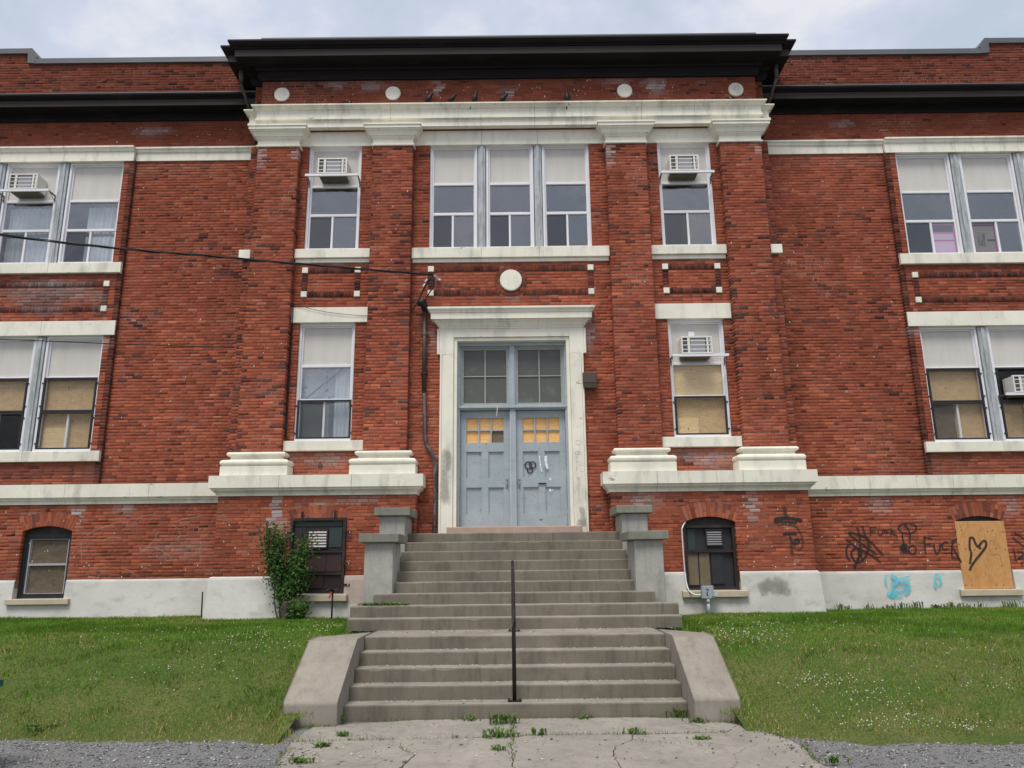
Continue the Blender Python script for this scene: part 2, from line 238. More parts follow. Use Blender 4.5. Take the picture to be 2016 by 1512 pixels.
# ------------------------------------------------------------------ mesh helpers
WL = {}
def wloc(o): return WL.get(o.name, Vector((0, 0, 0))) if o else Vector((0, 0, 0))
def tag(o, label=None, cat=None, group=None, kind=None):
    if label: o['label'] = label
    if cat: o['category'] = cat
    if group: o['group'] = group
    if kind: o['kind'] = kind
    return o
def thing(name, loc, label, cat, group=None):
    o = bpy.data.objects.new(name, None); COL.objects.link(o); o.location = loc; o.empty_display_size = 0.2
    WL[o.name] = Vector(loc); return tag(o, label, cat, group)
def link(name, me, parent=None, loc=(0, 0, 0)):
    o = bpy.data.objects.new(name, me); COL.objects.link(o); o.parent = parent; o.location = loc
    WL[o.name] = wloc(parent) + Vector(loc); return o
class MB:
    def __init__(s): s.v = []; s.f = []; s.mi = []
    def add(s, vs, fs, mi=0):
        k = len(s.v); s.v += [tuple(p) for p in vs]; s.f += [tuple(i + k for i in f) for f in fs]; s.mi += [mi] * len(fs); return s
    def box(s, x0, x1, y0, y1, z0, z1, mi=0, tx=0.0):
        """tx tapers the top; a box is 8 corners"""
        v = [(x0, y0, z0), (x1, y0, z0), (x1, y1, z0), (x0, y1, z0), (x0 + tx, y0 + tx, z1), (x1 - tx, y0 + tx, z1), (x1 - tx, y1, z1), (x0 + tx, y1, z1)]
        return s.add(v, [(0, 1, 5, 4), (1, 2, 6, 5), (2, 3, 7, 6), (3, 0, 4, 7), (4, 5, 6, 7), (3, 2, 1, 0)], mi)
    def bbox(s, x0, x1, y0, y1, z0, z1, b=0.01, mi=0):
        """box with chamfered front and vertical edges (front = y0)"""
        v = [(x0 + b, y0, z0 + b), (x1 - b, y0, z0 + b), (x1 - b, y0, z1 - b), (x0 + b, y0, z1 - b), (x0, y0 + b, z0), (x1, y0 + b, z0), (x1, y0 + b, z1), (x0, y0 + b, z1), (x0, y1, z0), (x1, y1, z0), (x1, y1, z1), (x0, y1, z1)]
        return s.add(v, [(0, 1, 2, 3), (4, 5, 1, 0), (5, 6, 2, 1), (6, 7, 3, 2), (7, 4, 0, 3), (4, 8, 9, 5), (5, 9, 10, 6), (6, 10, 11, 7), (7, 11, 8, 4), (8, 11, 10, 9)], mi)
    def frame(s, x0, x1, z0, z1, y0, y1, wx, wz=None, mi=0):
        wz = wz or wx
        s.box(x0, x0 + wx, y0, y1, z0, z1, mi); s.box(x1 - wx, x1, y0, y1, z0, z1, mi)
        s.box(x0 + wx, x1 - wx, y0, y1, z0, z0 + wz, mi); s.box(x0 + wx, x1 - wx, y0, y1, z1 - wz, z1, mi); return s
    def tube(s, pts, r, n=8, mi=0, cap=True):
        P = [Vector(p) for p in pts]; rs = r if isinstance(r, (list, tuple)) else [r] * len(P); rings = []
        up = Vector((0.13, 0.21, 0.97)).normalized()
        for i, p in enumerate(P):
            d = ((P[min(i + 1, len(P) - 1)] - P[max(i - 1, 0)])).normalized()
            a = d.cross(up)
            if a.length < 0.1: a = d.cross(Vector((1, 0, 0)))
            a.normalize(); b = d.cross(a).normalized()
            rings.append([p + (a * math.cos(t) + b * math.sin(t)) * rs[i] for t in [2 * math.pi * k / n for k in range(n)]])
        v = [q for R in rings for q in R]; f = []
        for i in range(len(P) - 1):
            for k in range(n): f.append((i * n + k, i * n + (k + 1) % n, (i + 1) * n + (k + 1) % n, (i + 1) * n + k))
        if cap: f += [tuple(range(n))[::-1], tuple((len(P) - 1) * n + k for k in range(n))]
        return s.add(v, f, mi)
    def disc(s, x, z, y0, y1, r, n=32, mi=0, b=0.0):
        c = [(math.cos(2 * math.pi * k / n), math.sin(2 * math.pi * k / n)) for k in range(n)]
        v = [(x + (r - b) * a, y0, z + (r - b) * q) for a, q in c] + [(x + r * a, y0 + b, z + r * q) for a, q in c] + [(x + r * a, y1, z + r * q) for a, q in c]
        f = [tuple(range(n))] + [(i, (i + 1) % n, n + (i + 1) % n, n + i) for i in range(n)] + [(n + i, n + (i + 1) % n, 2 * n + (i + 1) % n, 2 * n + i) for i in range(n)]
        return s.add(v, f, mi)
    def sweep(s, path, prof, mi=0, cap=True):
        """path: plan points, outward to the right of travel; prof: (offset, z)"""
        P = [np.array(p, float) for p in path]; k = len(prof); v = []
        for i, p in enumerate(P):
            ns = []
            for a, b in ((i - 1, i), (i, i + 1)):
                if a >= 0 and b < len(P):
                    d = P[b] - P[a]; d = d / np.linalg.norm(d); ns.append(np.array([d[1], -d[0]]))
            m = ns[0] if len(ns) == 1 else (ns[0] + ns[1]) / (1 + ns[0] @ ns[1])
            v += [(p[0] + o * m[0], p[1] + o * m[1], z) for o, z in prof]
        f = []
        for i in range(len(P) - 1):
            for j in range(k - 1): f.append((i * k + j, (i + 1) * k + j, (i + 1) * k + j + 1, i * k + j + 1))
            f.append((i * k + k - 1, (i + 1) * k + k - 1, (i + 1) * k, i * k))
        if cap: f += [tuple(range(k)), tuple((len(P) - 1) * k + j for j in range(k))[::-1]]
        return s.add(v, f, mi)
    def build(s, name, mat, parent=None, loc=None, smooth=False, kind=None, label=None, col=None):
        me = bpy.data.meshes.new(name)
        base = wloc(parent) + (Vector(loc) - wloc(parent) if loc is not None else Vector((0, 0, 0)))
        me.from_pydata([(a - base.x, b - base.y, c - base.z) for a, b, c in s.v], [], s.f)
        for m in (mat if isinstance(mat, (list, tuple)) else [mat]): me.materials.append(MATS[m])
        if any(s.mi): me.polygons.foreach_set('material_index', s.mi)
        if smooth: me.polygons.foreach_set('use_smooth', [True] * len(s.f))
        if col is not None:
            ca = me.color_attributes.new('Col', 'FLOAT_COLOR', 'POINT'); ca.data.foreach_set('color', np.asarray(col, np.float32).ravel())
        me.update(); me.validate()
        o = link(name, me, parent, tuple(base - wloc(parent)))
        return tag(o, label, None, None, kind)
def npmesh(name, V, Q, mat, parent=None, C=None, kind=None):
    """V (n,3) world, Q (m,k) faces of equal size"""
    V = np.asarray(V, np.float32) - np.array(wloc(parent), np.float32); Q = np.asarray(Q, np.int32); k = Q.shape[1]
    me = bpy.data.meshes.new(name); me.vertices.add(len(V)); me.vertices.foreach_set('co', V.ravel())
    me.loops.add(Q.size); me.loops.foreach_set('vertex_index', Q.ravel())
    me.polygons.add(len(Q)); me.polygons.foreach_set('loop_start', np.arange(0, Q.size, k, dtype=np.int32))
    try: me.polygons.foreach_set('loop_total', np.full(len(Q), k, np.int32))
    except Exception: pass
    if C is not None:
        C = np.asarray(C, np.float32)
        if C.shape[1] == 3: C = np.hstack([C, np.ones((len(C), 1), np.float32)])
        ca = me.color_attributes.new('Col', 'FLOAT_COLOR', 'POINT'); ca.data.foreach_set('color', C.ravel())
    me.materials.append(MATS[mat]); me.update(calc_edges=True)
    return tag(link(name, me, parent), None, None, None, kind)
# value noise
_tab = RNG.random((256, 256))
def vnoise(x, y):
    x = np.asarray(x, float); y = np.asarray(y, float)
    xi = np.floor(x).astype(int); yi = np.floor(y).astype(int); fx = x - xi; fy = y - yi
    fx = fx * fx * (3 - 2 * fx); fy = fy * fy * (3 - 2 * fy)
    g = lambda a, b: _tab[a & 255, b & 255]
    return (g(xi, yi) * (1 - fx) + g(xi + 1, yi) * fx) * (1 - fy) + (g(xi, yi + 1) * (1 - fx) + g(xi + 1, yi + 1) * fx) * fy
def fbm(x, y, o=4):
    r = 0; a = 0.5; t = 0
    for i in range(o): r = r + a * vnoise(np.asarray(x) * 2 ** i + 17 * i, np.asarray(y) * 2 ** i + 5 * i); t += a; a *= 0.55
    return r / t
# ================================================================== GROUND
GZ = -0.02
g = MB(); n = 2
g.add([(-400, -400, GZ), (400, -400, GZ), (400, 400, GZ), (-400, 400, GZ)], [(0, 1, 2, 3)])
tag(g.build('ground', 'gravel'), kind='structure')
LP_Y = np.array([-7.6, -6.6, -6.25, -5.75, -5.2, -4.7, -4.1, -3.3, -2.0, 0.7]); LP_Z = np.array([-0.12, -0.07, 0.02, 0.20, 0.46, 0.64, 0.745, 0.79, 0.82, 0.845])
def lawn_z(x, y):
    x = np.asarray(x, float); y = np.asarray(y, float)
    edge = 0.55 * (fbm(x * 0.9 + 31, y * 0.3, 4) - 0.5) + 0.25 * (fbm(x * 4.5 + 3, y * 3, 3) - 0.5) + np.where(x > 0, 0.45 * np.clip((x - 2.2) / 1.6, 0, 1), 0) - np.where(x < 0, 0.25 * np.clip((x + 6.2) / 3.5, 0, 1) * 0 + 0.25 * np.clip((-x - 3.2) / 2.5, 0, 1) - 0.12, 0)
    z = np.interp(y + edge * np.clip((-y - 3.0) / 3.0, 0, 1), LP_Y, LP_Z)
    cap = np.interp(y, [-6.8, -6.4, -6.1, -5.8, -4.8, -3.6], [-.05, .03, .07, .14, .70, .80]); f = np.clip((3.5 - np.abs(x)) / .7, 0, 1)
    return z * (1 - f) + np.minimum(z, cap) * f + 0.03 * (fbm(x * 0.8, y * 0.8, 3) - 0.5)
for sgn in (-1, 1):
    xs = np.concatenate([np.linspace(2.42, 12, 90), np.linspace(12.5, 30, 12)]) * sgn; ys = np.linspace(-7.2, 0.7, 80)
    X, Y = np.meshgrid(xs, ys); Z = lawn_z(X, Y)
    V = np.stack([X, Y, Z], -1).reshape(-1, 3); nx, ny = len(xs), len(ys)
    idx = np.arange(nx * ny).reshape(ny, nx); Q = np.stack([idx[:-1, :-1], idx[:-1, 1:], idx[1:, 1:], idx[1:, :-1]], -1).reshape(-1, 4)
    if sgn < 0: Q = Q[:, ::-1]
    o = npmesh('lawn', V, Q, 'lawn_soil'); o['kind'] = 'structure'
# ================================================================== BUILDING
B = thing('school_building', (0, 0.0, 0.8), 'red brick school building with cream stone trim and boarded windows', 'building')
PAN, BAY, WBS = 0.54, 0.46, 0.46           # wing panel, wing window bay, wing basement fronts
PAV, PIL, PBS = 0.0, -0.18, -0.32          # pavilion wall, pilaster, pavilion basement fronts
CH, BL, JT = 0.0667, 0.2055, 0.0085
PALS = {'red': (0.295, 0.083, 0.047), 'orange': (0.385, 0.116, 0.060), 'deep': (0.245, 0.065, 0.040), 'brown': (0.185, 0.064, 0.046), 'dark': (0.105, 0.045, 0.037), 'pink': (0.34, 0.13, 0.09)}
PK = list(PALS); PC = np.array([PALS[k] for k in PK])
STAINS = []     # efflorescence and soot: x, z, rx, rz, colour, strength
def st(px, py, Y, rx, rz, s=0.6, c=(0.42, 0.37, 0.36)): x, z = onY(px, py, Y); STAINS.append((x, z, rx, rz, c, s))
for a in ((660, 166, PIL, .35, .14, .5), (735, 168, PIL, .3, .16, .4), (862, 172, PIL, .13, .22, .9), (1003, 182, PIL, .2, .15, .5), (1290, 172, PIL, .25, .25, .65), (1210, 160, PIL, .3, .1, .4), (540, 1000, PBS, .12, .32, .9), (545, 1045, PBS, .16, .3, .55), (150, 1010, WBS, .16, .25, .75), (250, 1000, WBS, .25, .12, .4), (1265, 985, PBS, .3, .2, .5), (1480, 992, PBS, .12, .28, .75), (1735, 990, WBS, .25, .2, .5), (1990, 995, WBS, .2, .2, .5), (1155, 655, PAV, .16, .5, .55), (515, 300, PIL, .08, .35, .7), (582, 300, PIL, .06, .25, .6), (1200, 295, PIL, .07, .4, .5), (1490, 290, PIL, .06, .3, .5), (300, 258, PAN, .5, .12, .5), (1660, 245, PAN, .3, .1, .4), (1010, 583, PAV, .1, .12, .7), (640, 905, PAV, .45, .2, .4), (1400, 905, PAV, .45, .2, .4), (100, 570, BAY, .8, .22, .45), (700, 985, PBS, .4, .12, .35), (850, 660, PAV, .12, .4, .45), (200, 670, BAY, .2, .2, .5), (1800, 650, BAY, .2, .15, .5), (350, 1080, WBS, .6, .2, .2)): st(*a)
for a_ in ((-9.2, 7.4, .6, .2), (-10.2, 7.42, .7, .25), (-9.9, 7.15, .5, .2), (-8.75, 7.3, .15, .3)): STAINS.append((*a_, (0.24, 0.20, 0.195), .65))
for a in ((90, 585, BAY, .5, .3, .55), (470, 640, PAV, .04, 2.2, .35), (1560, 640, PAV, .05, 2.4, .4), (1010, 590, PAV, 1.2, .06, .4), (1440, 560, PAV, .05, 2, .2), (100, 935, PAN, 2, .06, .5), (330, 947, PAN, 2, .07, .5), (1720, 930, PAN, 2, .08, .5), (835, 640, PAV, .2, .9, .3), (1175, 660, PAV, .1, .5, .3), (300, 1132, WBS, 2, .03, .6), (1700, 1120, WBS, 2.5, .03, .6), (1180, 1000, PAV, .3, .2, .4)): st(*a, (0.05, 0.034, 0.032))
for s_ in (-1, 1):
    for q in np.linspace(8.5, 12.6, 9): STAINS.append((s_ * q, 7.72 + .05 * math.sin(q * 7), .2, .22, (0.07, 0.05, 0.048), .35)); STAINS.append((s_ * q, 3.66, .25, .2, (0.10, 0.07, 0.065), .4))
    for q in np.linspace(3.0, 4.4, 4): STAINS.append((s_ * q, 7.8, .2, .14, (0.09, 0.05, 0.045), .3)); STAINS.append((s_ * q, 3.8, .25, .15, (0.36, 0.28, 0.26), .35))
    STAINS.append((s_ * 5.58, 6.5, .10, 4.2, (0.08, 0.045, 0.04), .5)); STAINS.append((s_ * 5.4, 6.0, .07, 3.5, (0.07, 0.04, 0.036), .4)); STAINS.append((s_ * 8.0, 10.4, 2.6, .18, (0.34, 0.2, 0.16), .25))
for q in np.linspace(-5, 5, 15): STAINS.append((q, 12.05, .35, .12, (0.06, 0.04, 0.038), .45))
def brick_colour(x, z, r, edge, zone, head):
    """colour per brick from where it lies in the wall: kiln runs and stains"""
    n = len(x); cl = fbm(x * 0.9 + 7, z * 2.3 + 3, 4); cl2 = fbm(x * 0.35 + 60, z * 0.5 + 9, 3)
    low = np.clip((5.5 - z) / 3.5, 0, 1); w = np.zeros((n, 6))
    w[:, 0] = 1.15; w[:, 1] = 0.07 + 0.42 * low + 0.7 * np.clip(cl2 - 0.52, 0, 1) * 3; w[:, 2] = 0.30 * (1 - low) + 0.06
    w[:, 3] = 0.07 + 3.0 * np.clip(cl - 0.55, 0, 1); w[:, 4] = 0.006 + 3.2 * np.clip(cl - 0.60, 0, 1) * (1 - 0.5 * low) + 0.14 * head * (1 - low * .6) + 0.7 * edge; w[:, 5] = 0.05
    if zone == 'upper': w *= np.array([0.8, 0.4, 1.3, 1.5, 0.9, 0.7])
    if zone == 'parapet': w = np.tile(np.array([0.15, 0.03, 0.8, 1.2, 0.25, 0.05]), (n, 1))
    if zone == 'base': w *= np.array([1, 1.25, .6, .8, .35, 1])
    if zone == 'brown': w = np.tile(np.array([0.0, 0.0, 0.05, 1.0, 0.7, 0.0]), (n, 1))
    w /= w.sum(1, keepdims=True); cs = np.cumsum(w, 1); k = (r[:, :1] > cs).sum(1).clip(0, 5)
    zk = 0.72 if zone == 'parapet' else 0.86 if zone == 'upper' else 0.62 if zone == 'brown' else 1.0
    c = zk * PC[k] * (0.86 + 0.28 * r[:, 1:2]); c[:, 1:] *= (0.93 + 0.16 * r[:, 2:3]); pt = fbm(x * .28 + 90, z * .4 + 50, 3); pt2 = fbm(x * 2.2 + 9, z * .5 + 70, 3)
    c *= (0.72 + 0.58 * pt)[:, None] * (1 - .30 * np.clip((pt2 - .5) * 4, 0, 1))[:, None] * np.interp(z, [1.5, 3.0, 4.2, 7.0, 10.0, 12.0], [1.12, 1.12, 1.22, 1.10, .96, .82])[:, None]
    lightb = (k != 4)[:, None]; c = np.where(lightb, .66 * c + .34 * np.array([0.28, 0.079, 0.046]) * zk, c)
    for sx, sz, rx, rz, col, s in STAINS:
        d = np.sqrt(((x - sx) / rx) ** 2 + ((z - sz) / rz) ** 2) + 0.9 * (fbm(x * 3, z * 4, 3) - 0.5)
        f = (np.clip(1.25 - d, 0, 1) * (s * 1.35 if col[1] > .2 else s) * (0.45 + 0.75 * r[:, 3]))[:, None].clip(0, 1); c = c * (1 - f) + np.array(col) * f
    return c
def arch_gap(xc, hw, zs, rise, th):
    """course gap left for a segmental arch with its ring of voussoirs"""
    R = (hw * hw + rise * rise) / (2 * rise); zc = zs + rise - R; Ro = R + th
    xe = Ro * (hw / R); ze = zc + math.sqrt(max(Ro * Ro - xe * xe, 0))
    def gap(z0, z1):
        if z1 <= zs: return None
        zz = z0 + 0.005
        if zz >= zc + Ro: return None
        if zz <= ze:
            f = (zz - zs) / max(ze - zs, 1e-6); h = hw + (xe - hw) * max(f, 0)
        else: h = math.sqrt(max(Ro * Ro - (zz - zc) ** 2, 0))
        return (xc - h, xc + h)
    return gap, (R, zc, Ro)
ALLB = []      # every brick laid: rows of x0,x1,z0,z1,y,depth,colour
def lay(x0, x1, z0, z1, Y, holes=(), gaps=(), zone='mid', depth=0.09, edges=(0, 0), zb=0.86, bl=BL, seed=0):
    rng = np.random.default_rng(abs(hash((round(x0, 3), round(z0, 3), seed))) % 2 ** 31 if False else int((x0 + 50) * 1000) * 31 + int(z0 * 1000) + seed)
    k0 = int(math.floor((z0 - zb) / CH)); k1 = int(math.ceil((z1 - zb) / CH)); rows = []
    for k in range(k0, k1 + 1):
        a, b = max(zb + k * CH, z0), min(zb + (k + 1) * CH, z1)
        if b - a < 0.018: continue
        a += JT / 2; b -= JT / 2
        iv = [(x0, x1)]
        cut = [(h[0], h[1]) for h in holes if h[2] < b - 0.012 and h[3] > a + 0.012] + [q for q in (gp(a, b) for gp in gaps) if q]
        for h0, h1 in cut:
            iv = [p for (p0, p1) in iv for p in ((p0, min(p1, h0)), (max(p0, h1), p1)) if p[1] - p[0] > 0.03]
        hc = (k % 6 == 0)
        for p0, p1 in iv:
            u = p0; off = (0.0 if k % 2 else 0.5) if not hc else 0.25; first = True
            while u < p1 - 1e-4:
                L = bl
                hd = 0
                if hc and rng.random() < 0.62 or (not hc and rng.random() < 0.04): L = bl * 0.49; hd = 1
                if first and off: L = bl * off; hd = 1 if off <= .5 else 0
                L *= rng.uniform(0.97, 1.03); q = min(u + L, p1)
                if p1 - q < 0.05: q = p1
                ed = 0
                if (edges[0] and abs(p0 - x0) < 1e-4 and first) or (edges[1] and abs(p1 - x1) < 1e-4 and q == p1): ed = 1 if (hd or q - u < 0.12 or rng.random() < 0.3) else 0
                if q - u > 0.025: rows.append((u + (JT / 2 if u > p0 else 0), q - (JT / 2 if q < p1 else 0), a, b, hd, ed))
                u = q; first = False
    if not rows: return
    A = np.array(rows); r = rng.random((len(A), 4))
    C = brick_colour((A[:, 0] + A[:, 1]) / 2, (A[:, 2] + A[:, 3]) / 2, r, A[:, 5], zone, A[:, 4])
    y = Y + rng.normal(0, 0.0011, len(A)).clip(-0.0025, 0.0022)
    ALLB.append(np.hstack([A[:, :4], y[:, None], np.full((len(A), 1), depth), C]))
def backing(mb, x0, x1, z0, z1, Y, holes=(), thick=0.28, grow=0.006):
    xs = sorted({x0, x1, *[min(max(v, x0), x1) for h in holes for v in (h[0] - grow, h[1] + grow)]}); zs = sorted({z0, z1, *[min(max(v, z0), z1) for h in holes for v in (h[2] - grow, h[3] + grow)]})
    for i in range(len(xs) - 1):
        for j in range(len(zs) - 1):
            cx, cz = (xs[i] + xs[i + 1]) / 2, (zs[j] + zs[j + 1]) / 2
            if xs[i + 1] - xs[i] < 1e-5 or zs[j + 1] - zs[j] < 1e-5: continue
            if any(h[0] - grow < cx < h[1] + grow and h[2] - grow < cz < h[3] + grow for h in holes): continue
            mb.box(xs[i], xs[i + 1], Y + 0.0032, Y + thick, zs[j], zs[j + 1])
# ---- openings
SW = (3.19, 4.335)                                   # single pavilion windows
TRI = [(-1.715, -0.695), (-0.51, 0.51), (0.695, 1.715)]
WW = [(8.565, 9.785), (10.0, 11.19), (11.41, 12.62)]     # wing windows
UZ, LZ = (8.20, 10.63), (4.16, 6.60); WUZ, WLZ = (8.15, 10.57), (4.08, 6.53)
# ---- wing walls
WALLS = {}
for sgn in (-1, 1):
    mir = lambda a, b: (min(a * sgn, b * sgn), max(a * sgn, b * sgn))
    wb = MB()
    # panel next to the pavilion
    x0, x1 = mir(5.50, 8.33); backing(wb, x0, x1, 3.40, 10.62, PAN); xa, xb = mir(5.53, 8.325)
    lay(xa, xb, 3.415, 10.60, PAN, zone='mid')
    # window bay
    hb = [(*mir(8.565, 12.62), *WUZ), (*mir(8.565, 12.62), *WLZ)]
    x0, x1 = mir(8.335, 12.86); backing(wb, x0, x1, 3.40, 10.60, BAY, hb, 0.16)
    stone_holes = [(*mir(8.33, 12.86), 7.90, 8.16), (*mir(8.33, 12.86), 3.86, 4.085), (*mir(8.33, 12.86), 6.525, 6.85)]
    pz0, pz1 = 7.06, 7.735; px0, px1 = mir(8.57, 12.6)
    frame_h = [(px0, px1, pz0, pz0 + 0.115), (px0, px1, pz1 - 0.115, pz1), (px0, px0 + 0.115, pz0, pz1), (px1 - 0.115, px1, pz0, pz1)]
    strip = mir(8.33, 8.435)
    lay(*mir(8.4375, 12.86), 3.415, 10.565, BAY, hb + stone_holes + frame_h, zone='mid', depth=0.10)
    lay(strip[0], strip[1], 3.415, 10.565, BAY, (), zone='brown', depth=0.078, bl=0.3)
    # end panel, frieze, parapet, basement
    x0, x1 = mir(12.87, 15.5); backing(wb, x0, x1, 3.40, 10.60, PAN); lay(x0, x1, 3.415, 10.6, PAN)
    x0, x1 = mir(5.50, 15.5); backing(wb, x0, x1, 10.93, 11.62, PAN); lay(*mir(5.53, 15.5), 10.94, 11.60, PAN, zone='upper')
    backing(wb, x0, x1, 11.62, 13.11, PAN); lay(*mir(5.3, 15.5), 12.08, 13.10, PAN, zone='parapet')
    x2, x3 = mir(11.08, 15.5); backing(wb, x2, x3, 13.11, 13.38, PAN); lay(x2, x3, 13.115, 13.37, PAN, zone='parapet')
    bh = [(*((-9.72, -8.735) if sgn < 0 else (8.72, 9.70)), 1.20, 2.50)]
    gp, arch = arch_gap((bh[0][0] + bh[0][1]) / 2, (bh[0][1] - bh[0][0]) / 2, 2.49, 0.10, 0.275)
    bk = (bh[0][0], bh[0][1], 1.2, 2.60); backing(wb, *mir(5.45, 15.5), 1.40, 3.42, WBS, [bk], 0.2)
    lay(*mir(5.5, 15.5), 1.555, 3.03, WBS, bh, [gp], zone='base')
    WALLS[sgn] = wb.build('wing_wall', 'mortar', B)
# ---- pavilion
pw = MB()
ph = [(-SW[1], -SW[0], *UZ), (SW[0], SW[1], *UZ), (-1.715, 1.715, *UZ), (-SW[1], -SW[0], *LZ), (SW[0], SW[1], *LZ), (-1.12, 1.12, 2.3, 6.2)]
backing(pw, -5.585, 5.585, 2.2, 10.62, PAV, ph)
sh = []
for a, b in ((-4.5, -2.92), (2.92, 4.5)): sh += [(a, b, 7.90, 8.205), (a, b, 3.95, 4.165), (a, b, 6.595, 6.93)]
sh += [(-2.07, 2.07, 7.88, 8.205), (-1.40, 1.40, 2.2, 6.5)]
def panel_frame(x0, x1, z0, z1): return [(x0, x1, z0, z0 + 0.115), (x0, x1, z1 - 0.115, z1), (x0, x0 + 0.115, z0, z1), (x1 - 0.115, x1, z0, z1)]
PANS = [(-4.33, -3.12), (-1.715, 1.715), (3.15, 4.35)]
for a, b in PANS: sh += panel_frame(a, b, 7.16, 7.80)
med = lambda z0, z1: None if abs((z0 + z1) / 2 - 7.475) > 0.335 else (-math.sqrt(.335 ** 2 - ((z0 + z1) / 2 - 7.475) ** 2), math.sqrt(.335 ** 2 - ((z0 + z1) / 2 - 7.475) ** 2))
pils = [(-5.38, -4.505), (-2.915, -2.065), (2.065, 2.915), (4.505, 5.38)]
ph_all = ph + sh + [(a, b, 3.4, 10.6) for a, b in pils]
lay(-5.59, 5.59, 3.45, 10.59, PAV, ph_all, [med], edges=(1, 1))
lay(-1.84, 1.84, 2.3, 3.45, PAV, ph_all)
for a, b in pils:
    backing(pw, a + 0.006, b - 0.006, 3.5, 10.6, PIL, (), 0.19)
    lay(a, b, 3.90, 10.50, PIL, depth=0.178, edges=(1, 1), zone='mid')
# frieze under the main cornice
backing(pw, -5.375, 5.375, 10.95, 12.3, PIL, (), 0.17); backing(pw, -5.585, 5.585, 10.946, 12.5, PAV, (), 0.3)
mh = [lambda z0, z1, c=c: None if abs((z0 + z1) / 2 - 11.76) > 0.17 else (c - math.sqrt(.17 ** 2 - ((z0 + z1) / 2 - 11.76) ** 2), c + math.sqrt(.17 ** 2 - ((z0 + z1) / 2 - 11.76) ** 2)) for c in (-4.94, -2.52, 2.52, 4.94)]
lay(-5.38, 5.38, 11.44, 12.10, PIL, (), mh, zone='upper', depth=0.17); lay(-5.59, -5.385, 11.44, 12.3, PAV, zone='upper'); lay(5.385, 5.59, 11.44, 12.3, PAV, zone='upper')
pwall = pw.build('pavilion_wall', 'mortar', B)
# pavilion basement
BHOLE = {-1: (-4.16, -3.15, 1.25, 2.52), 1: (3.19, 4.17, 1.25, 2.50)}
ARCH = {}; BWALL = {}
for sgn in (-1, 1):
    bw = MB()
    h = BHOLE[sgn]; gp, arc = arch_gap((h[0] + h[1]) / 2, (h[1] - h[0]) / 2, h[3] - 0.01, 0.10, 0.275); ARCH[sgn] = (h, arc)
    x0, x1 = (-5.60, -1.85) if sgn < 0 else (1.85, 5.60)
    backing(bw, x0 + 0.006, x1 - 0.006, 1.40, 3.3, PBS, [(h[0], h[1], 1.2, 2.60)], 0.32)
    lay(x0, x1, 1.585, 3.085, PBS, [h], [gp], zone='base', depth=0.30)
    BWALL[sgn] = bw.build('basement_wall', 'mortar', B)
# ---- build bricks: the nearest 300 on their own, the rest as stuff
A = np.vstack(ALLB); cx = (A[:, 0] + A[:, 1]) / 2; cz = (A[:, 2] + A[:, 3]) / 2
d = np.sqrt((cx - CAM[0]) ** 2 + (A[:, 4] - CAM[1]) ** 2 + (cz - CAM[2]) ** 2)
size = (A[:, 1] - A[:, 0]) / d
vis = (np.abs(A[:, 4] - PBS) < 0.01) & (np.abs(cx) > 2.5) & (A[:, 3] - A[:, 2] > 0.04)
near = np.where(vis)[0][np.argsort(-size[vis])][:300]; single = np.zeros(len(A), bool); single[near] = True
def brick_geo(A):
    n = len(A); x0, x1, z0, z1, y, dp = A[:, :6].T; rng = np.random.default_rng(3); j = lambda s: rng.normal(0, s, n)
    b = 0.0015; yb = y + dp
    P = np.empty((n, 12, 3))
    for i, (xx, zz) in enumerate(((x0 + b, z0 + b), (x1 - b, z0 + b), (x1 - b, z1 - b), (x0 + b, z1 - b))): P[:, i] = np.stack([xx + j(.0012), y + j(.0008), zz + j(.0012)], 1)
    for i, (xx, zz) in enumerate(((x0, z0), (x1, z0), (x1, z1), (x0, z1))): P[:, 4 + i] = np.stack([xx, y + b, zz], 1); P[:, 8 + i] = np.stack([xx, yb, zz], 1)
    return P
BF = np.array([(0, 1, 2, 3), (4, 5, 1, 0), (5, 6, 2, 1), (6, 7, 3, 2), (7, 4, 0, 3), (4, 8, 9, 5), (5, 9, 10, 6), (6, 10, 11, 7), (7, 11, 8, 4)])
def stuff_bricks(rows, parent):
    P = brick_geo(rows); n = len(rows); Q = (BF[None] + (np.arange(n) * 12)[:, None, None]).reshape(-1, 4)
    npmesh('brickwork', P.reshape(-1, 3), Q, 'brick', parent, np.repeat(rows[:, 6:9], 12, 0), 'stuff')
wing = np.abs(cx) > 5.6; base = (np.abs(A[:, 4] - PBS) < 0.01)
wing &= ~base
stuff_bricks(A[wing & (cx < 0) & ~single], WALLS[-1]); stuff_bricks(A[wing & (cx > 0) & ~single], WALLS[1])
stuff_bricks(A[~wing & ~base & ~single], pwall); stuff_bricks(A[base & ~single & (cx < 0)], BWALL[-1]); stuff_bricks(A[base & ~single & (cx > 0)], BWALL[1])
BM = {}
for r in A[single]:
    L, H = round((r[1] - r[0]) / 0.02) * 0.02, r[3] - r[2]; key = (round(r[1] - r[0], 2), round(H, 3))
    if key not in BM:
        q = brick_geo(np.array([[-(r[1] - r[0]) / 2, (r[1] - r[0]) / 2, 0, H, 0, r[5], 0, 0, 0]]))[0]
        me = bpy.data.meshes.new('brick'); me.from_pydata([tuple(p) for p in q], [], [tuple(f) for f in BF] + [(8, 11, 10, 9)]); me.materials.append(MATS['brick_single']); BM[key] = me
    o = bpy.data.objects.new('brick', BM[key]); COL.objects.link(o); bwall = BWALL[1 if r[0] > 0 else -1]; o.parent = bwall
    o.location = Vector(((r[0] + r[1]) / 2, r[4], r[2])) - wloc(bwall); o.color = (*r[6:9], 1)
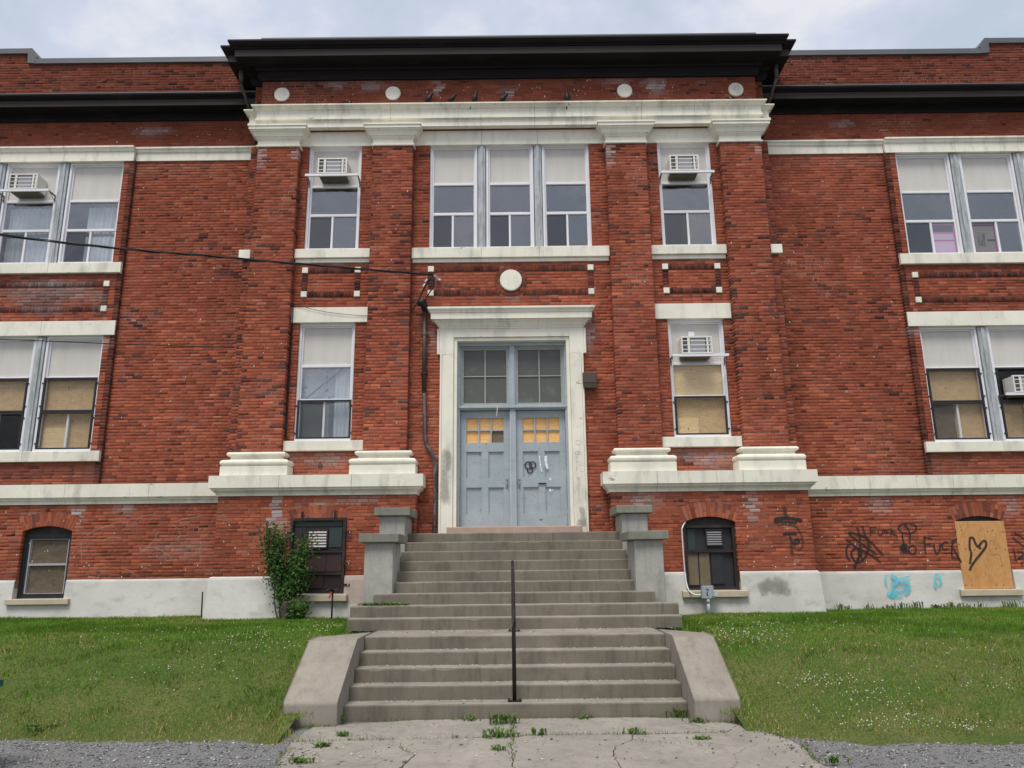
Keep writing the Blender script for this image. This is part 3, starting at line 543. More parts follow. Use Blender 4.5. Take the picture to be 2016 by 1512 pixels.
# ---- arches: each voussoir its own brick
def arch_bricks(h, arc, Y, parent, rings=2):
    R, zc, Ro = arc; xc = (h[0] + h[1]) / 2; am = math.asin((h[1] - h[0]) / 2 / R) ; nb = 15; rng = random.Random(int(abs(xc) * 100))
    for k in range(nb):
        a0 = -am + 2 * am * k / nb + 0.003; a1 = -am + 2 * am * (k + 1) / nb - 0.003
        sp = 0.5 + rng.choice([-0.14, 0.14]) if rng.random() < 0.65 else None
        segs = [(R, Ro)] if sp is None else [(R, R + (Ro - R) * sp - 0.004), (R + (Ro - R) * sp + 0.004, Ro)]
        for r0, r1 in segs:
            y = Y + rng.uniform(-0.004, 0.003); q = [(xc + r * math.sin(a), zc + r * math.cos(a)) for r, a in ((r0, a0), (r0, a1), (r1, a1), (r1, a0))]
            v = [(x, y, z) for x, z in q] + [(x, y + 0.1, z) for x, z in q]
            m = MB(); m.add(v, [(3, 2, 1, 0), (0, 1, 5, 4), (1, 2, 6, 5), (2, 3, 7, 6), (3, 0, 4, 7)])
            o = m.build('voussoir', 'brick_single', parent); c = PC[rng.choice([0, 0, 1, 1, 5, 0, 3])] * rng.uniform(0.85, 1.2); o.color = (*c, 1)
for sgn in (-1, 1):
    h, arc = ARCH[sgn]; arch_bricks(h, arc, PBS, BWALL[sgn])
    h2 = (-9.72, -8.735, 1.2, 2.5) if sgn < 0 else (8.72, 9.70, 1.2, 2.5)
    R = arch_gap((h2[0] + h2[1]) / 2, (h2[1] - h2[0]) / 2, 2.49, 0.10, 0.275)[1]; arch_bricks(h2, R, WBS, WALLS[sgn])
# ---- soldier-course panel frames with cream corner blocks
def soldier_frame(x0, x1, z0, z1, Y, parent, skip=None):
    rows = []; rng = np.random.default_rng(int(abs(x0 * 77)) + 5); w = 0.068
    for za in (z0, z1 - 0.115):
        u = x0 + 0.12
        while u < x1 - 0.12:
            q = min(u + w, x1 - 0.12)
            if not (skip and skip(za + 0.05, za + 0.06) and skip(za + .05, za + .06)[0] < (u + q) / 2 < skip(za + .05, za + .06)[1]): rows.append((u + .003, q - .003, za + .003, za + 0.112, 0))
            u = q
    for xa in (x0, x1 - 0.115):
        z = z0 + 0.12
        while z < z1 - 0.125: q = min(z + w, z1 - 0.12); rows.append((xa + .003, xa + .112, z + .003, q - .003, 0)); z = q
    R = np.array(rows); n = len(R); r = rng.random((n, 4)); C = brick_colour((R[:, 0] + R[:, 1]) / 2, (R[:, 2] + R[:, 3]) / 2, r, R[:, 4], 'brown', R[:, 4])
    stuff_bricks(np.hstack([R[:, :4], (Y - 0.012 + rng.normal(0, .0015, n))[:, None], np.full((n, 1), .1), C]), parent)
    for xa in (x0, x1 - 0.115):
        for za in (z0, z1 - 0.115): MB().bbox(xa - .004, xa + 0.119, Y - 0.03, Y + 0.06, za - .004, za + 0.119, 0.008).build('corner_block', 'stone_clean', parent)
for a, b in PANS: soldier_frame(a, b, 7.16, 7.80, PAV, pwall, med if a == -1.715 else None)
for sgn in (-1, 1): soldier_frame(*((8.57, 12.6) if sgn > 0 else (-12.6, -8.57)), 7.06, 7.735, BAY, WALLS[sgn])
# medallion with its ring of radial bricks
rows = []
mm = MB()
for k in range(36):
    a0, a1 = 2 * math.pi * k / 36 + .01, 2 * math.pi * (k + 1) / 36 - .01; q = [(r * math.cos(a), 7.475 + r * math.sin(a)) for r, a in ((.235, a0), (.235, a1), (.33, a1), (.33, a0))]
    m = MB().add([(x, PAV - .012, z) for x, z in q] + [(x, PAV + .08, z) for x, z in q], [(0, 1, 2, 3), (0, 4, 5, 1), (1, 5, 6, 2), (2, 6, 7, 3), (3, 7, 4, 0)]); o = m.build('ring_brick', 'brick_single', pwall); o.color = (*(PC[random.choice([3, 3, 4, 2])] * random.uniform(.8, 1.3)), 1)
MB().disc(0, 7.475, PAV - 0.05, PAV + 0.05, 0.228, 40, b=0.012).build('medallion', 'stone_clean', B)
for c in (-4.94, -2.52, 2.52, 4.94): MB().disc(c, 11.76, PIL - 0.03, PIL + 0.05, 0.165, 32, b=0.01).build('frieze_medallion', 'stone' if c > 4 else 'stone_clean', B)
# ---- stone trim
def trim(name, path, prof, cuts, parent, mat='stone', gap=0.003):
    """front run of a moulding cut into stones; path is 2 or 4 plan points"""
    if len(path) == 4: (pa, pb, pc, pd) = path
    else: pb, pc = path; pa = pd = None
    xs = [pb[0]] + list(cuts) + [pc[0]]
    for i in range(len(xs) - 1):
        p = []
        if i == 0 and pa: p.append(pa)
        p.append((xs[i] + (gap if i else 0), pb[1])); p.append((xs[i + 1] - (gap if i < len(xs) - 2 else 0), pc[1]))
        if i == len(xs) - 2 and pd: p.append(pd)
        MB().sweep(p, prof).build(name, mat, parent)
# entablature
ent = [(-.10, 10.945), (.025, 10.945), (.025, 11.095), (.075, 11.11), (.075, 11.15), (.055, 11.152), (.055, 11.33), (.085, 11.34), (.10, 11.365), (.15, 11.395), (.16, 11.40), (.16, 11.43), (-.10, 11.455)]
trim('entablature_stone', [(-5.38, 0.1), (-5.38, PIL), (5.38, PIL), (5.38, 0.1)], ent, (-3.9, -2.55, -1.1, 0.55, 1.55, 2.85, 4.0), B)
for s in (-1, 1):
    p = [(-5.60, 0.3), (-5.60, 0.0), (-5.40, 0.0)] if s < 0 else [(5.40, 0.0), (5.60, 0.0), (5.60, 0.3)]
    MB().sweep(p, ent).build('entablature_stone', 'stone', B)
for a, b, cuts in ((-4.5, -2.92, ()), (-2.06, 2.06, (-0.605, 0.605)), (2.92, 4.5, ())):
    xs = [a, *cuts, b]
    for i in range(len(xs) - 1): MB().bbox(xs[i] + .002, xs[i + 1] - .002, -0.02, 0.25, 10.60, 10.943, .006).build('lintel_stone', 'stone_clean', B)
# capitals and bases of the pilasters
capp = [(-.05, 10.495), (.03, 10.495), (.036, 10.51), (.036, 10.53), (.008, 10.545), (.008, 10.655), (.03, 10.66), (.03, 10.68), (.05, 10.685), (.05, 10.705), (.075, 10.712), (.085, 10.745), (.105, 10.785), (.14, 10.808), (.145, 10.815), (.145, 10.835), (.17, 10.837), (.17, 10.90), (.19, 10.905), (.19, 10.94), (-.05, 10.942)]
cv = lambda c, z, r, a0, a1, n=6: [(c + r * math.cos(math.radians(a0 + (a1 - a0) * i / n)), z + r * math.sin(math.radians(a0 + (a1 - a0) * i / n))) for i in range(n + 1)]
basep = [(-.05, 3.452), (.205, 3.452), (.205, 3.63)] + cv(.155, 3.695, .062, -80, 85) + [(.09, 3.765), (.075, 3.775), (.062, 3.80), (.06, 3.825)] + [(.085, 3.832)] + cv(.085, 3.872, .042, -80, 85) + [(.02, 3.925), (-.05, 3.925)]
for a, b in pils:
    MB().sweep([(a, 0.02), (a, PIL), (b, PIL), (b, 0.02)], capp).build('pilaster_capital', 'stone_clean', B)
    MB().sweep([(a, 0.02), (a, PIL), (b, PIL), (b, 0.02)], basep).build('pilaster_base', 'stone_clean', B)
# water tables
wt = [(-.1, 3.065), (.03, 3.065), (.035, 3.10), (.05, 3.125), (.08, 3.15), (.105, 3.165), (.105, 3.185), (.12, 3.19), (.12, 3.205), (.15, 3.21), (.15, 3.44), (-.35, 3.45)]
trim('water_table_stone', [(-5.60, 0.1), (-5.60, PBS), (-1.85, PBS), (-1.85, 0.0)], wt, (-4.42, -3.05), B)
trim('water_table_stone', [(1.85, 0.0), (1.85, PBS), (5.60, PBS), (5.60, 0.1)], wt, (2.72, 4.35), B)
wt2 = [(-.1, 3.01), (.03, 3.01), (.04, 3.06), (.065, 3.09), (.065, 3.11), (.085, 3.115), (.085, 3.135), (.11, 3.14), (.11, 3.40), (-.15, 3.42)]
trim('water_table_stone', [(-15.5, WBS), (-5.62, WBS)], wt2, (-13.9, -12.3, -10.7, -8.92, -7.25), B); trim('water_table_stone', [(5.62, WBS), (15.5, WBS)], wt2, (7.1, 8.75, 10.4, 12.2, 14.0), B)
# wing lintel band and sills
lb = [(-.05, 10.60), (.03, 10.60), (.03, 10.78), (.06, 10.80), (.075, 10.85), (.10, 10.865), (.10, 10.905), (-.05, 10.925)]
lbb = [(-.05, 10.565)] + [(.03, 10.565)] + [(o, z) for o, z in lb[2:]]
for s in (-1, 1):
    q = [(5.55, 8.335, PAN, (7.0,)), (8.345, 12.85, BAY, (9.9, 11.3)), (12.86, 15.5, PAN, (14.2,))]
    for a, b, Y, cuts in q:
        pr = lbb if Y == BAY else lb
        if s > 0: trim('lintel_stone', [(a, Y), (b, Y)], pr, cuts, B)
        else: trim('lintel_stone', [(-b, Y), (-a, Y)], pr, [-c for c in cuts][::-1], B)
    f = lambda a, b: (min(a * s, b * s), max(a * s, b * s))
    for a, b in ((8.335, 9.89), (9.893, 11.30), (11.303, 12.86)):
        x0, x1 = f(a, b)
        MB().bbox(x0, x1, BAY - 0.075, BAY + 0.2, 7.91, 8.145, .008).build('window_sill', 'stone', B); MB().bbox(x0, x1, BAY - 0.075, BAY + 0.2, 3.865, 4.075, .008).build('window_sill', 'stone', B); MB().bbox(x0, x1, BAY - 0.03, BAY + 0.2, 6.53, 6.845, .006).build('lintel_stone', 'stone_clean', B)
    # pavilion singles
    x0, x1 = f(2.925, 4.497)
    MB().bbox(x0, x1, -0.085, 0.2, 7.995, 8.195, .008).build('window_sill', 'stone', B); MB().bbox(x0 + .01, x1 - .01, -0.035, 0.1, 7.905, 7.993, .01).build('sill_moulding', 'stone_clean', B)
    MB().bbox(x0, x1, -0.085, 0.2, 3.955, 4.155, .008).build('window_sill', 'stone', B); MB().bbox(x0, x1, -0.035, 0.2, 6.60, 6.925, .006).build('lintel_stone', 'stone_clean', B)
    # small cream block where the sill line meets the pavilion corner
    x0, x1 = f(5.42, 5.665); MB().bbox(x0, x1, -0.065, 0.12, 8.0, 8.2, .01).build('sill_block', 'stone_clean', B)
for a, b in ((-2.06, -0.605), (-0.602, 0.602), (0.605, 2.06)):
    MB().bbox(a, b, -0.085, 0.2, 7.965, 8.195, .008).build('window_sill', 'stone', B)
MB().bbox(-2.05, 2.05, -0.035, 0.1, 7.885, 7.963, .01).build('sill_moulding', 'stone_clean', B)
# ---- dark metal cornices and roof edge
def cornice(name, path, prof, parts):
    for nm, i0, i1, mat in parts: MB().sweep(path, [(-.12, prof[i0][1])] + prof[i0:i1 + 1] + [(-.12, prof[i1][1])]).build(nm, mat, B)
pc = [(.0, 12.085), (.05, 12.085), (.055, 12.12), (.085, 12.15), (.085, 12.275), (.13, 12.28), (.14, 12.315), (.17, 12.32), (.17, 12.34), (.43, 12.365), (.47, 12.375), (.47, 12.545), (.50, 12.548), (.50, 12.58), (.52, 12.585), (.555, 12.605), (.585, 12.645), (.60, 12.66), (.60, 12.70)]
path0 = [(-5.38, 0.05), (-5.38, PIL), (5.38, PIL), (5.38, 0.05)]
cornice('c', path0, pc, (('cornice_soffit', 0, 10, 'cornice_metal'),))
MB().sweep(path0, [(.1, 12.378), (.472, 12.378), (.472, 12.545), (.1, 12.547)]).build('cornice_fascia', 'fascia_metal', B)
MB().sweep(path0, [(.1, 12.549)] + pc[12:] + [(-.12, 12.74)]).build('cornice_crown', 'cornice_metal', B)
for s in (-1, 1):
    p = [(-5.60, 0.6), (-5.60, 0.0), (-5.39, 0.0)] if s < 0 else [(5.39, 0.0), (5.60, 0.0), (5.60, 0.6)]
    MB().sweep(p, [(-.12, 12.087)] + [(a, z + .002) for a, z in pc[:11]] + [(-.12, 12.38)]).build('cornice_soffit', 'cornice_metal', B)
    MB().sweep(p, [(.1, 12.381), (.468, 12.381), (.468, 12.543), (.1, 12.545)]).build('cornice_fascia', 'fascia_metal', B)
    MB().sweep(p, [(.1, 12.5475)] + [(a - .002, z) for a, z in pc[12:]] + [(-.12, 12.735)]).build('cornice_crown', 'cornice_metal', B)
fl = MB(); fl.add([(-5.97, -.77, 12.702), (5.97, -.77, 12.702), (5.5, -.1, 12.82), (-5.5, -.1, 12.82), (-5.97, -.77, 12.71), (5.97, -.77, 12.71), (5.5, -.1, 12.83), (-5.5, -.1, 12.83)], [(0, 1, 2, 3), (4, 5, 6, 7), (0, 1, 5, 4)]); fl.build('roof_flashing', 'flashing', B)
MB().sweep([(-5.30, 0.4), (-5.30, -.60), (5.32, -.60), (5.32, 0.4)], [(-.3, 12.74), (.0, 12.74), (.0, 12.80), (.02, 12.805), (.02, 12.855), (-.3, 12.87)]).build('parapet_coping', 'flashing', B)
MB().box(-5.5, 5.5, -.1, 0.5, 12.5, 12.80).build('parapet_core', 'cornice_metal', B)
wc = [(.0, 11.60), (.035, 11.60), (.04, 11.63), (.07, 11.645), (.07, 11.735), (.10, 11.74), (.10, 11.76), (.36, 11.775)]
for s in (-1, 1):
    p = [(-15.5, PAN), (-5.55, PAN)] if s < 0 else [(5.55, PAN), (15.5, PAN)]
    MB().sweep(p, [(-.05, 11.60)] + wc + [(.36, 11.80), (-.05, 11.80)]).build('cornice_soffit', 'cornice_metal', B)
    MB().sweep(p, [(.05, 11.802), (.30, 11.802), (.39, 11.745), (.40, 11.745), (.40, 11.895), (.05, 11.90)]).build('cornice_fascia', 'fascia_metal', B)
    MB().sweep(p, [(.05, 11.902), (.43, 11.902), (.43, 11.92), (.47, 11.935), (.50, 11.965), (.50, 11.985), (.05, 11.99)]).build('cornice_crown', 'cornice_metal', B)
    MB().sweep(p, [(-.03, 11.992), (.505, 11.992), (.505, 12.015), (.02, 12.10), (-.03, 12.10)]).build('roof_flashing', 'flashing', B)
    # parapet coping with its step
    f = lambda a, b: (min(a * s, b * s), max(a * s, b * s))
    x0, x1 = f(5.2, 10.90); c = MB(); c.box(x0, x1, PAN - 0.05, PAN + 0.4, 13.105, 13.235); c.build('parapet_coping', 'flashing', B)
    x0, x1 = f(11.10, 15.5); c = MB(); c.box(x0, x1, PAN - 0.05, PAN + 0.4, 13.375, 13.505); c.build('parapet_coping', 'flashing', B)
    q = [(10.90, 13.235), (10.86, 13.27), (11.02, 13.505), (11.10, 13.505), (11.10, 13.36), (11.08, 13.12), (10.90, 13.105)]
    v = [(x * s, y, z) for y in (PAN - .055, PAN + .4) for x, z in q]; k = len(q)
    MB().add(v, [tuple(range(k)), tuple(range(k, 2 * k))] + [(i, (i + 1) % k, k + (i + 1) % k, k + i) for i in range(k)]).build('parapet_coping', 'flashing', B)
# roof slab behind so the sky does not show through
MB().box(-15.5, 15.5, 0.9, 12, 12.3, 12.6).build('roof', 'flashing', B)
# ---- rendered foundation
fd = MB()
def found(x0, x1, yf, z1, holes):
    prof_holes = holes; xs = [x0] + [v for h in holes for v in (h[0], h[1])] + [x1]
    m = MB()
    segs = [(xs[i], xs[i + 1]) for i in range(0, len(xs), 2)]
    for a, b in segs: m.sweep([(a, yf), (b, yf)], [(-.3, 0.4), (.05, 0.4), (.045, .85), (.03, 1.1), (.012, z1 - .05), (.004, z1 - .015), (-.02, z1), (-.3, z1)])
    for h in holes: m.sweep([(h[0], yf), (h[1], yf)], [(-.3, 0.4), (.049, 0.4), (.044, .85), (.034, 1.0), (.028, h[2]), (-.3, h[2])])
    return m
found(-15.5, -5.655, WBS - .02, 1.552, [(-9.73, -8.725, 1.09)]).build('foundation', 'render_wall', B); found(5.655, 15.5, WBS - .02, 1.552, [(8.71, 9.71, 1.06)]).build('foundation', 'render_wall', B)
for s in (-1, 1):
    h = BHOLE[s]; x0, x1 = (-5.64, -1.9) if s < 0 else (1.9, 5.64); hz = 1.12
    pr = [(-.3, 0.4), (.06, 0.4), (.05, .85), (.03, 1.15), (.012, 1.53), (.004, 1.565), (-.02, 1.582), (-.3, 1.582)]
    m = MB(); 
    if s < 0: m.sweep([(x0, .4), (x0, PBS - .02), (h[0] - .01, PBS - .02)], pr); m.sweep([(h[1] + .01, PBS - .02), (x1, PBS - .02)], pr)
    else: m.sweep([(x0, PBS - .02), (h[0] - .01, PBS - .02)], pr); m.sweep([(h[1] + .01, PBS - .02), (x1, PBS - .02), (x1, .4)], pr)
    m.sweep([(h[0] - .01, PBS - .02), (h[1] + .01, PBS - .02)], [(-.3, .4), (.059, .4), (.048, .85), (.033, hz), (-.3, hz)])
    m.build('foundation', 'render_wall', B)
MB().sweep([(-3.13, PBS - .036), (-2.3, PBS - .036)], [(-.02, 1.0), (.02, 1.0), (.012, 1.5), (.0, 1.57), (-.02, 1.58)]).build('render_patch', 'pink_render', B, label='bare pinkish patch of foundation beside the stair pier')
# ---- door surround
ds = MB(); Yd = -0.065
for s in (-1, 1):
    f = lambda a, b: (min(a * s, b * s), max(a * s, b * s))
    for (a, b, z0, z1, y, mt) in ((1.17, 1.40, 2.32, 5.885, Yd, 'stone'), (1.10, 1.168, 2.45, 6.17, Yd + .035, 'stone_clean'), (1.402, 1.442, 2.32, 5.885, Yd - .012, 'stone')):
        x0, x1 = f(a, b); MB().bbox(x0, x1, y, 0.10 if a < 1.4 else 0.04, z0, z1, .006).build('door_surround', mt, B)
    x0, x1 = f(1.17, 1.462); MB().bbox(x0, x1, Yd, 0.04, 5.887, 6.42, .004).build('door_surround', 'stone_clean', B)
    x0, x1 = f(1.464, 1.505); MB().bbox(x0, x1, Yd - .012, 0.04, 5.887, 6.42, .004).build('door_surround', 'stone_clean', B)
MB().bbox(-1.168, 1.168, Yd, 0.10, 6.245, 6.42, .004).build('door_surround', 'stone', B)
MB().bbox(-1.168, 1.168, Yd + .035, 0.10, 6.172, 6.243, .008).build('door_surround', 'stone_clean', B)
dc = [(-.06, 6.422), (.012, 6.422), (.012, 6.455), (.03, 6.46), (.03, 6.48), (.045, 6.49), (.06, 6.52), (.09, 6.545), (.105, 6.55), (.105, 6.575), (.165, 6.585), (.165, 6.71), (.18, 6.715), (.19, 6.745), (.215, 6.775), (.225, 6.785), (.225, 6.825), (-.06, 6.85)]
MB().sweep([(-1.46, 0.02), (-1.46, Yd), (1.46, Yd), (1.46, 0.02)], dc).build('door_cornice', 'stone', B)
for a, b in ((-1.27, 0.0), (0.004, 1.30)): MB().bbox(a, b, -0.16, 0.3, 2.315, 2.455, .012).build('door_sill', 'red_sandstone', B)
# door frame, transom, leaves
Y0 = 0.10
fr = MB(); fr.box(-1.10, -1.05, Y0, 0.34, 2.456, 6.17); fr.box(1.06, 1.10, Y0, 0.34, 2.456, 6.17); fr.box(-1.05, 1.06, Y0, 0.34, 6.105, 6.17); fr.box(-.045, .055, Y0 + .02, 0.34, 2.456, 4.775); fr.box(-.045, .055, Y0 + .02, 0.34, 4.862, 6.105)
fr.box(-1.05, 1.06, Y0 + .01, 0.34, 4.777, 4.860); fr.bbox(-1.07, 1.08, Y0 - .03, Y0 + .009, 4.80, 4.845, .006)
fr.build('door_frame', 'door_paint', B)
for a, b in ((-1.05, -.045), (.055, 1.06)):
    m = MB(); m.frame(a, b, 4.861, 6.104, 0.17, 0.23, .035, .03); tf = m.build('transom_window', 'door_paint', B)
    m = MB(); m.frame(a + .036, b - .036, 4.893, 6.072, 0.195, 0.24, .03, .035); xm = (a + b) / 2; zm = 5.485
    m.box(xm - .011, xm + .011, 0.20, 0.235, 4.93, 6.035); m.box(a + .067, xm - .012, 0.20, 0.235, zm - .01, zm + .01); m.box(xm + .012, b - .067, 0.20, 0.235, zm - .01, zm + .01); m.build('sash', 'transom_sash', tf)
    for (p, q) in ((a + .067, xm - .012), (xm + .012, b - .067)):
        for (r, s_) in ((4.93, zm - .011), (zm + .011, 6.035)): MB().box(p, q, 0.222, 0.23, r, s_).build('pane', 'frosted', tf)
def door(x0, x1, gl, right):
    yf, yp = 0.22, 0.255; z0, z1 = 2.47, 4.765; W = 0.125
    m = MB(); zr = [(z0, 2.715), (3.235, 3.415), (3.945, 4.125), (4.625, z1)]
    xa, xb = gl
    m.box(x0, xa, yf, .29, z0, z1); m.box(xb, x1, yf, .29, z0, z1)
    for a, b in zr: m.box(xa, xb, yf + .001, .29, a, b)
    xm = (xa + xb) / 2; mw = .065
    for a, b in ((2.715, 3.235), (3.415, 3.945)): m.box(xm - mw, xm + mw, yf + .002, .29, a, b)
    d = m.build('door_leaf', 'door_paint', B)
    for a, b in ((2.715, 3.235), (3.415, 3.945)):
        for p, q in ((xa, xm - mw), (xm + mw, xb)):
            mm = MB(); mm.box(p, q, yp, .285, a, b); mm.frame(p, q, a, b, yp - .014, yp - .001, .014); mm.build('door_panel', 'door_paint', d)
    mu = MB(); w3 = (xb - xa) / 3; zm = 4.375
    for k in (1, 2): mu.box(xa + k * w3 - .014, xa + k * w3 + .014, yf + .004, .275, 4.125, 4.625)
    for k in range(3): mu.box(xa + k * w3 + (.014 if k else 0), xa + (k + 1) * w3 - (.014 if k < 2 else 0), yf + .006, .275, zm - .012, zm + .012)
    mu.build('muntin', 'door_paint', d)
    for k in range(3):
        for j, (a, b) in enumerate(((4.125, zm - .012), (zm + .012, 4.625))):
            odd = (not right and k == 2 and j == 0)
            MB().box(xa + k * w3 + (.014 if k else 0), xa + (k + 1) * w3 - (.014 if k < 2 else 0), .262, .272, a, b).build('boarded_lite', 'plywood_grey' if odd else 'plywood_bright', d)
    hx = x1 - .07 if not right else x0 + .06
    h = MB(); h.bbox(hx - .028, hx + .028, yf - .012, yf - .001, 3.22, 3.42, .005); h.tube([(hx, yf - .012, 3.40), (hx, yf - .06, 3.38), (hx, yf - .065, 3.30), (hx, yf - .04, 3.25), (hx, yf - .012, 3.24)], .012, 8); h.build('handle', 'steel_handle', d)
    xh = x0 - .004 if not right else x1 + .004
    for z in (2.75, 3.5, 4.45): MB().tube([(xh, yf - .008, z - .06), (xh, yf - .008, z + .06)], .01, 8).build('hinge', 'door_paint', d)
    if right:
        k = MB(); k.frame(.49, .665, 3.265, 3.325, yf - .012, yf - .0005, .012); k.box(.503, .652, yf - .005, yf - .0006, 3.278, 3.312, 1); k.build('letter_slot', ['steel_handle', 'dark_panel'], d)
        k = MB(); k.bbox(.50, .565, yf - .006, yf - .0005, 2.585, 2.625, .003); k.bbox(.515, .55, yf - .008, yf - .0065, 2.598, 2.612, .002, 1); k.build('number_plate', ['steel_handle', 'dark_panel'], d)
    return d
dl = door(-1.045, -.05, (-.925, -.18), False); dr = door(.06, 1.055, (.20, .94), True)
MB().tube([(-.295, Y0 - .035, 4.85), (-.30, Y0 - .04, 4.76), (-.315, Y0 - .03, 4.64)], .007, 6).build('hanging_cord', 'alu_white', B)
# ---- windows
def wavy(x0, x1, z0, z1, y, amp=.03, per=.11, seed=0):
    n = int((x1 - x0) / .012); xs = np.linspace(x0, x1, n); r = np.random.default_rng(seed).random(8) * 6
    yy = y + amp * np.sin(xs * 2 * math.pi / per + np.sin(xs * 5 + r[0]) * 1.2) + .4 * amp * np.sin(xs * 31 + r[1])
    m = MB(); v = [(x, q, z0) for x, q in zip(xs, yy)] + [(x, q * .6 + y * .4, z1) for x, q in zip(xs, yy)]; m.add(v, [(i, i + 1, n + i + 1, n + i) for i in range(n - 1)]); return m
def screen(x0, x1, z0, z1, y, win):
    m = MB(); m.frame(x0, x1, z0, z1, y, y + .03, .035); s = m.build('security_screen', 'black_frame', win)
    w = MB(); p = .038; t = .0013
    for sgn in (1, -1):
        k = -(z1 - z0)
        while k < (x1 - x0):
            a = [];  # line x = x0+k+u, z=z0+u (sgn 1) clipped
            u0 = max(0, -k); u1 = min(z1 - z0, x1 - x0 - k)
            if u1 - u0 > .02:
                xa, xb = x0 + k + u0, x0 + k + u1; za, zb = (z0 + u0, z0 + u1) if sgn > 0 else (z1 - u0, z1 - u1); yy = y + .012 + (.003 if sgn > 0 else 0)
                w.add([(xa - t, yy, za), (xa + t, yy, za), (xb + t, yy, zb), (xb - t, yy, zb)], [(0, 1, 2, 3)])
            k += p
    w.build('wire_mesh', 'galvanised' if False else 'black_frame', s, kind='stuff') if False else w.build('wire_mesh', 'black_frame', win, kind='stuff')
    for xx, dxx in ((x0, -.035), (x1, .035)):
        for zz in (z0 + .12, z1 - .12): MB().box(min(xx, xx + dxx), max(xx, xx + dxx), y - .004, y + .012, zz - .012, zz + .012).build('screen_clip', 'black_frame', win)
def window(x0, x1, z0, z1, r1, r2, Y, mid='glass', low='glass', scr=(), seed=0, split=True, top='panel'):
    """three-tier aluminium window: fixed panel, pane, sliding panes"""
    m = MB(); m.frame(x0 + .002, x1 - .002, z0 + .002, z1 - .002, Y, Y + .12, .045, .045); m.box(x0 + .02, x1 - .02, Y - .03, Y - .001, z0 + .004, z0 + .05)
    win = m.build('window', 'alu_white', B)
    a, b = x0 + .047, x1 - .047; zb, zt = z0 + .047, z1 - .047
    m = MB(); m.frame(a, b, zb, zt, Y + .045, Y + .1, .035, .03); m.build('inner_frame', 'alu_white', win)
    a += .036; b -= .036; zb += .031; zt -= .031
    MB().bbox(a, b, Y + .03, Y + .085, r1 - .028, r1 + .028, .006).build('rail', 'alu_white', win); MB().bbox(a, b, Y + .03, Y + .085, r2 - .03, r2 + .03, .006).build('rail', 'alu_white', win)
    MB().box(a, b, Y + .075, Y + .09, r1 + .028, zt).build('blind_panel', 'blind_panel', win)
    MB().box(a, b, Y + .068, Y + .074, r2 + .03, r1 - .028).build('pane', 'glass' if mid != 'ply' and not scr else 'glass_dull', win)
    if split:
        xm = (a + b) / 2 + random.uniform(-.02, .02); MB().bbox(xm - .022, xm + .022, Y + .035, Y + .085, zb, r2 - .03, .005).build('stile', 'alu_white', win)
        MB().box(a, xm - .022, Y + .072, Y + .078, zb, r2 - .03).build('pane', 'glass_screened' if low != 'ply' and not scr else 'glass_dull', win); MB().box(xm + .022, b, Y + .064, Y + .070, zb, r2 - .03).build('pane', 'glass' if low != 'ply' and not scr else 'glass_dull', win)
    yb = Y + .115
    for what, za, zz in ((mid, r2 + .02, r1 - .01), (low, zb - .02, r2 - .02)):
        if what == 'ply': MB().box(a - .03, b + .03, yb, yb + .012, za, zz).build('plywood_board', 'plywood_dull', win)
        if what == 'ply_pale': MB().box(a - .03, b + .03, yb, yb + .012, za, zz).build('plywood_board', 'plywood_pale', win)
        if what == 'curtain': wavy(a, b, za, zz - .06, yb + .12, seed=seed).build('curtain', 'curtain', win, smooth=True)
        if what == 'curtain_r': wavy(a + (b - a) * .3, b, za, zz - .05, yb + .12, seed=seed).build('curtain', 'curtain', win, smooth=True)
    for i in scr:
        za, zz = ((z0 + .05, r2 - .004), (r2 + .004, r1 - .01))[i]; screen(x0 + .06, x1 - .06, za, zz, Y - .012, win)
    return win
def ac_unit(xc, z, Y, x0, x1, label, dark=True, w=.62):
    """window air conditioner on a support bar"""
    h = .36; y0 = Y - .30; y1 = Y + .06; t = thing('air_conditioner', (xc, Y, z), label, 'air conditioner', 'window air conditioners')
    a, b = xc - w / 2, xc + w / 2
    m = MB(); m.frame(a, b, z, z + h, y0, y0 + .05, .028); m.box(a + .012, b - .012, y0 + .051, y1, z + .012, z + h - .012); m.build('casing', 'ac_white', t)
    m = MB(); m.box(a + .03, b - .03, y0 + .030, y0 + .049, z + .03, z + h - .03); m.build('grille_back', 'ac_dark', t)
    m = MB(); m.box(a + .19, b - .14, y0 + .022, y0 + .029, z + .035, z + h - .035); m.build('condenser_fins', 'ac_fin', t)
    v = [(a + .125, .05), (b - .115, .04), (b - .05, .012)]
    for p, q in v: MB().box(a + (p - a), p + q, y0 + .004, y0 + .020, z + .029, z + h - .029).build('grille_post', 'ac_white', t)
    for k in range(1, 4): MB().box(a + .029, b - .029, y0 + .001, y0 + .0035, z + h * k / 4 - .007, z + h * k / 4 + .007).build('grille_bar', 'ac_white', t)
    MB().box(a + .03, b - .03, y0 + .06, y1, z - .05, z + .008).build('drip_pan', 'ac_under', t)
    MB().box(x0 + .01, x1 - .01, y0 + .005, y0 + .045, z - .052, z - .002).build('support_bar', 'alu_white', t)
    for xx in (x0 + .02, x1 - .04): 
        m = MB(); m.box(xx, xx + .02, y0 + .046, Y - .001, z - .045, z - .015); m.tube([(xx + .01, y0 + .10, z - .045), (xx + .01, Y - .012, z - .15)], .006, 6); m.box(xx, xx + .02, Y - .012, Y - .001, z - .17, z - .046); m.build('bracket', 'pipe_peeling', t)
    return t
WY = PAV + 0.06; WWY = BAY + 0.06
for i, (a, b) in enumerate(TRI): window(a, b, *UZ, 9.725, 9.03, WY, seed=i)
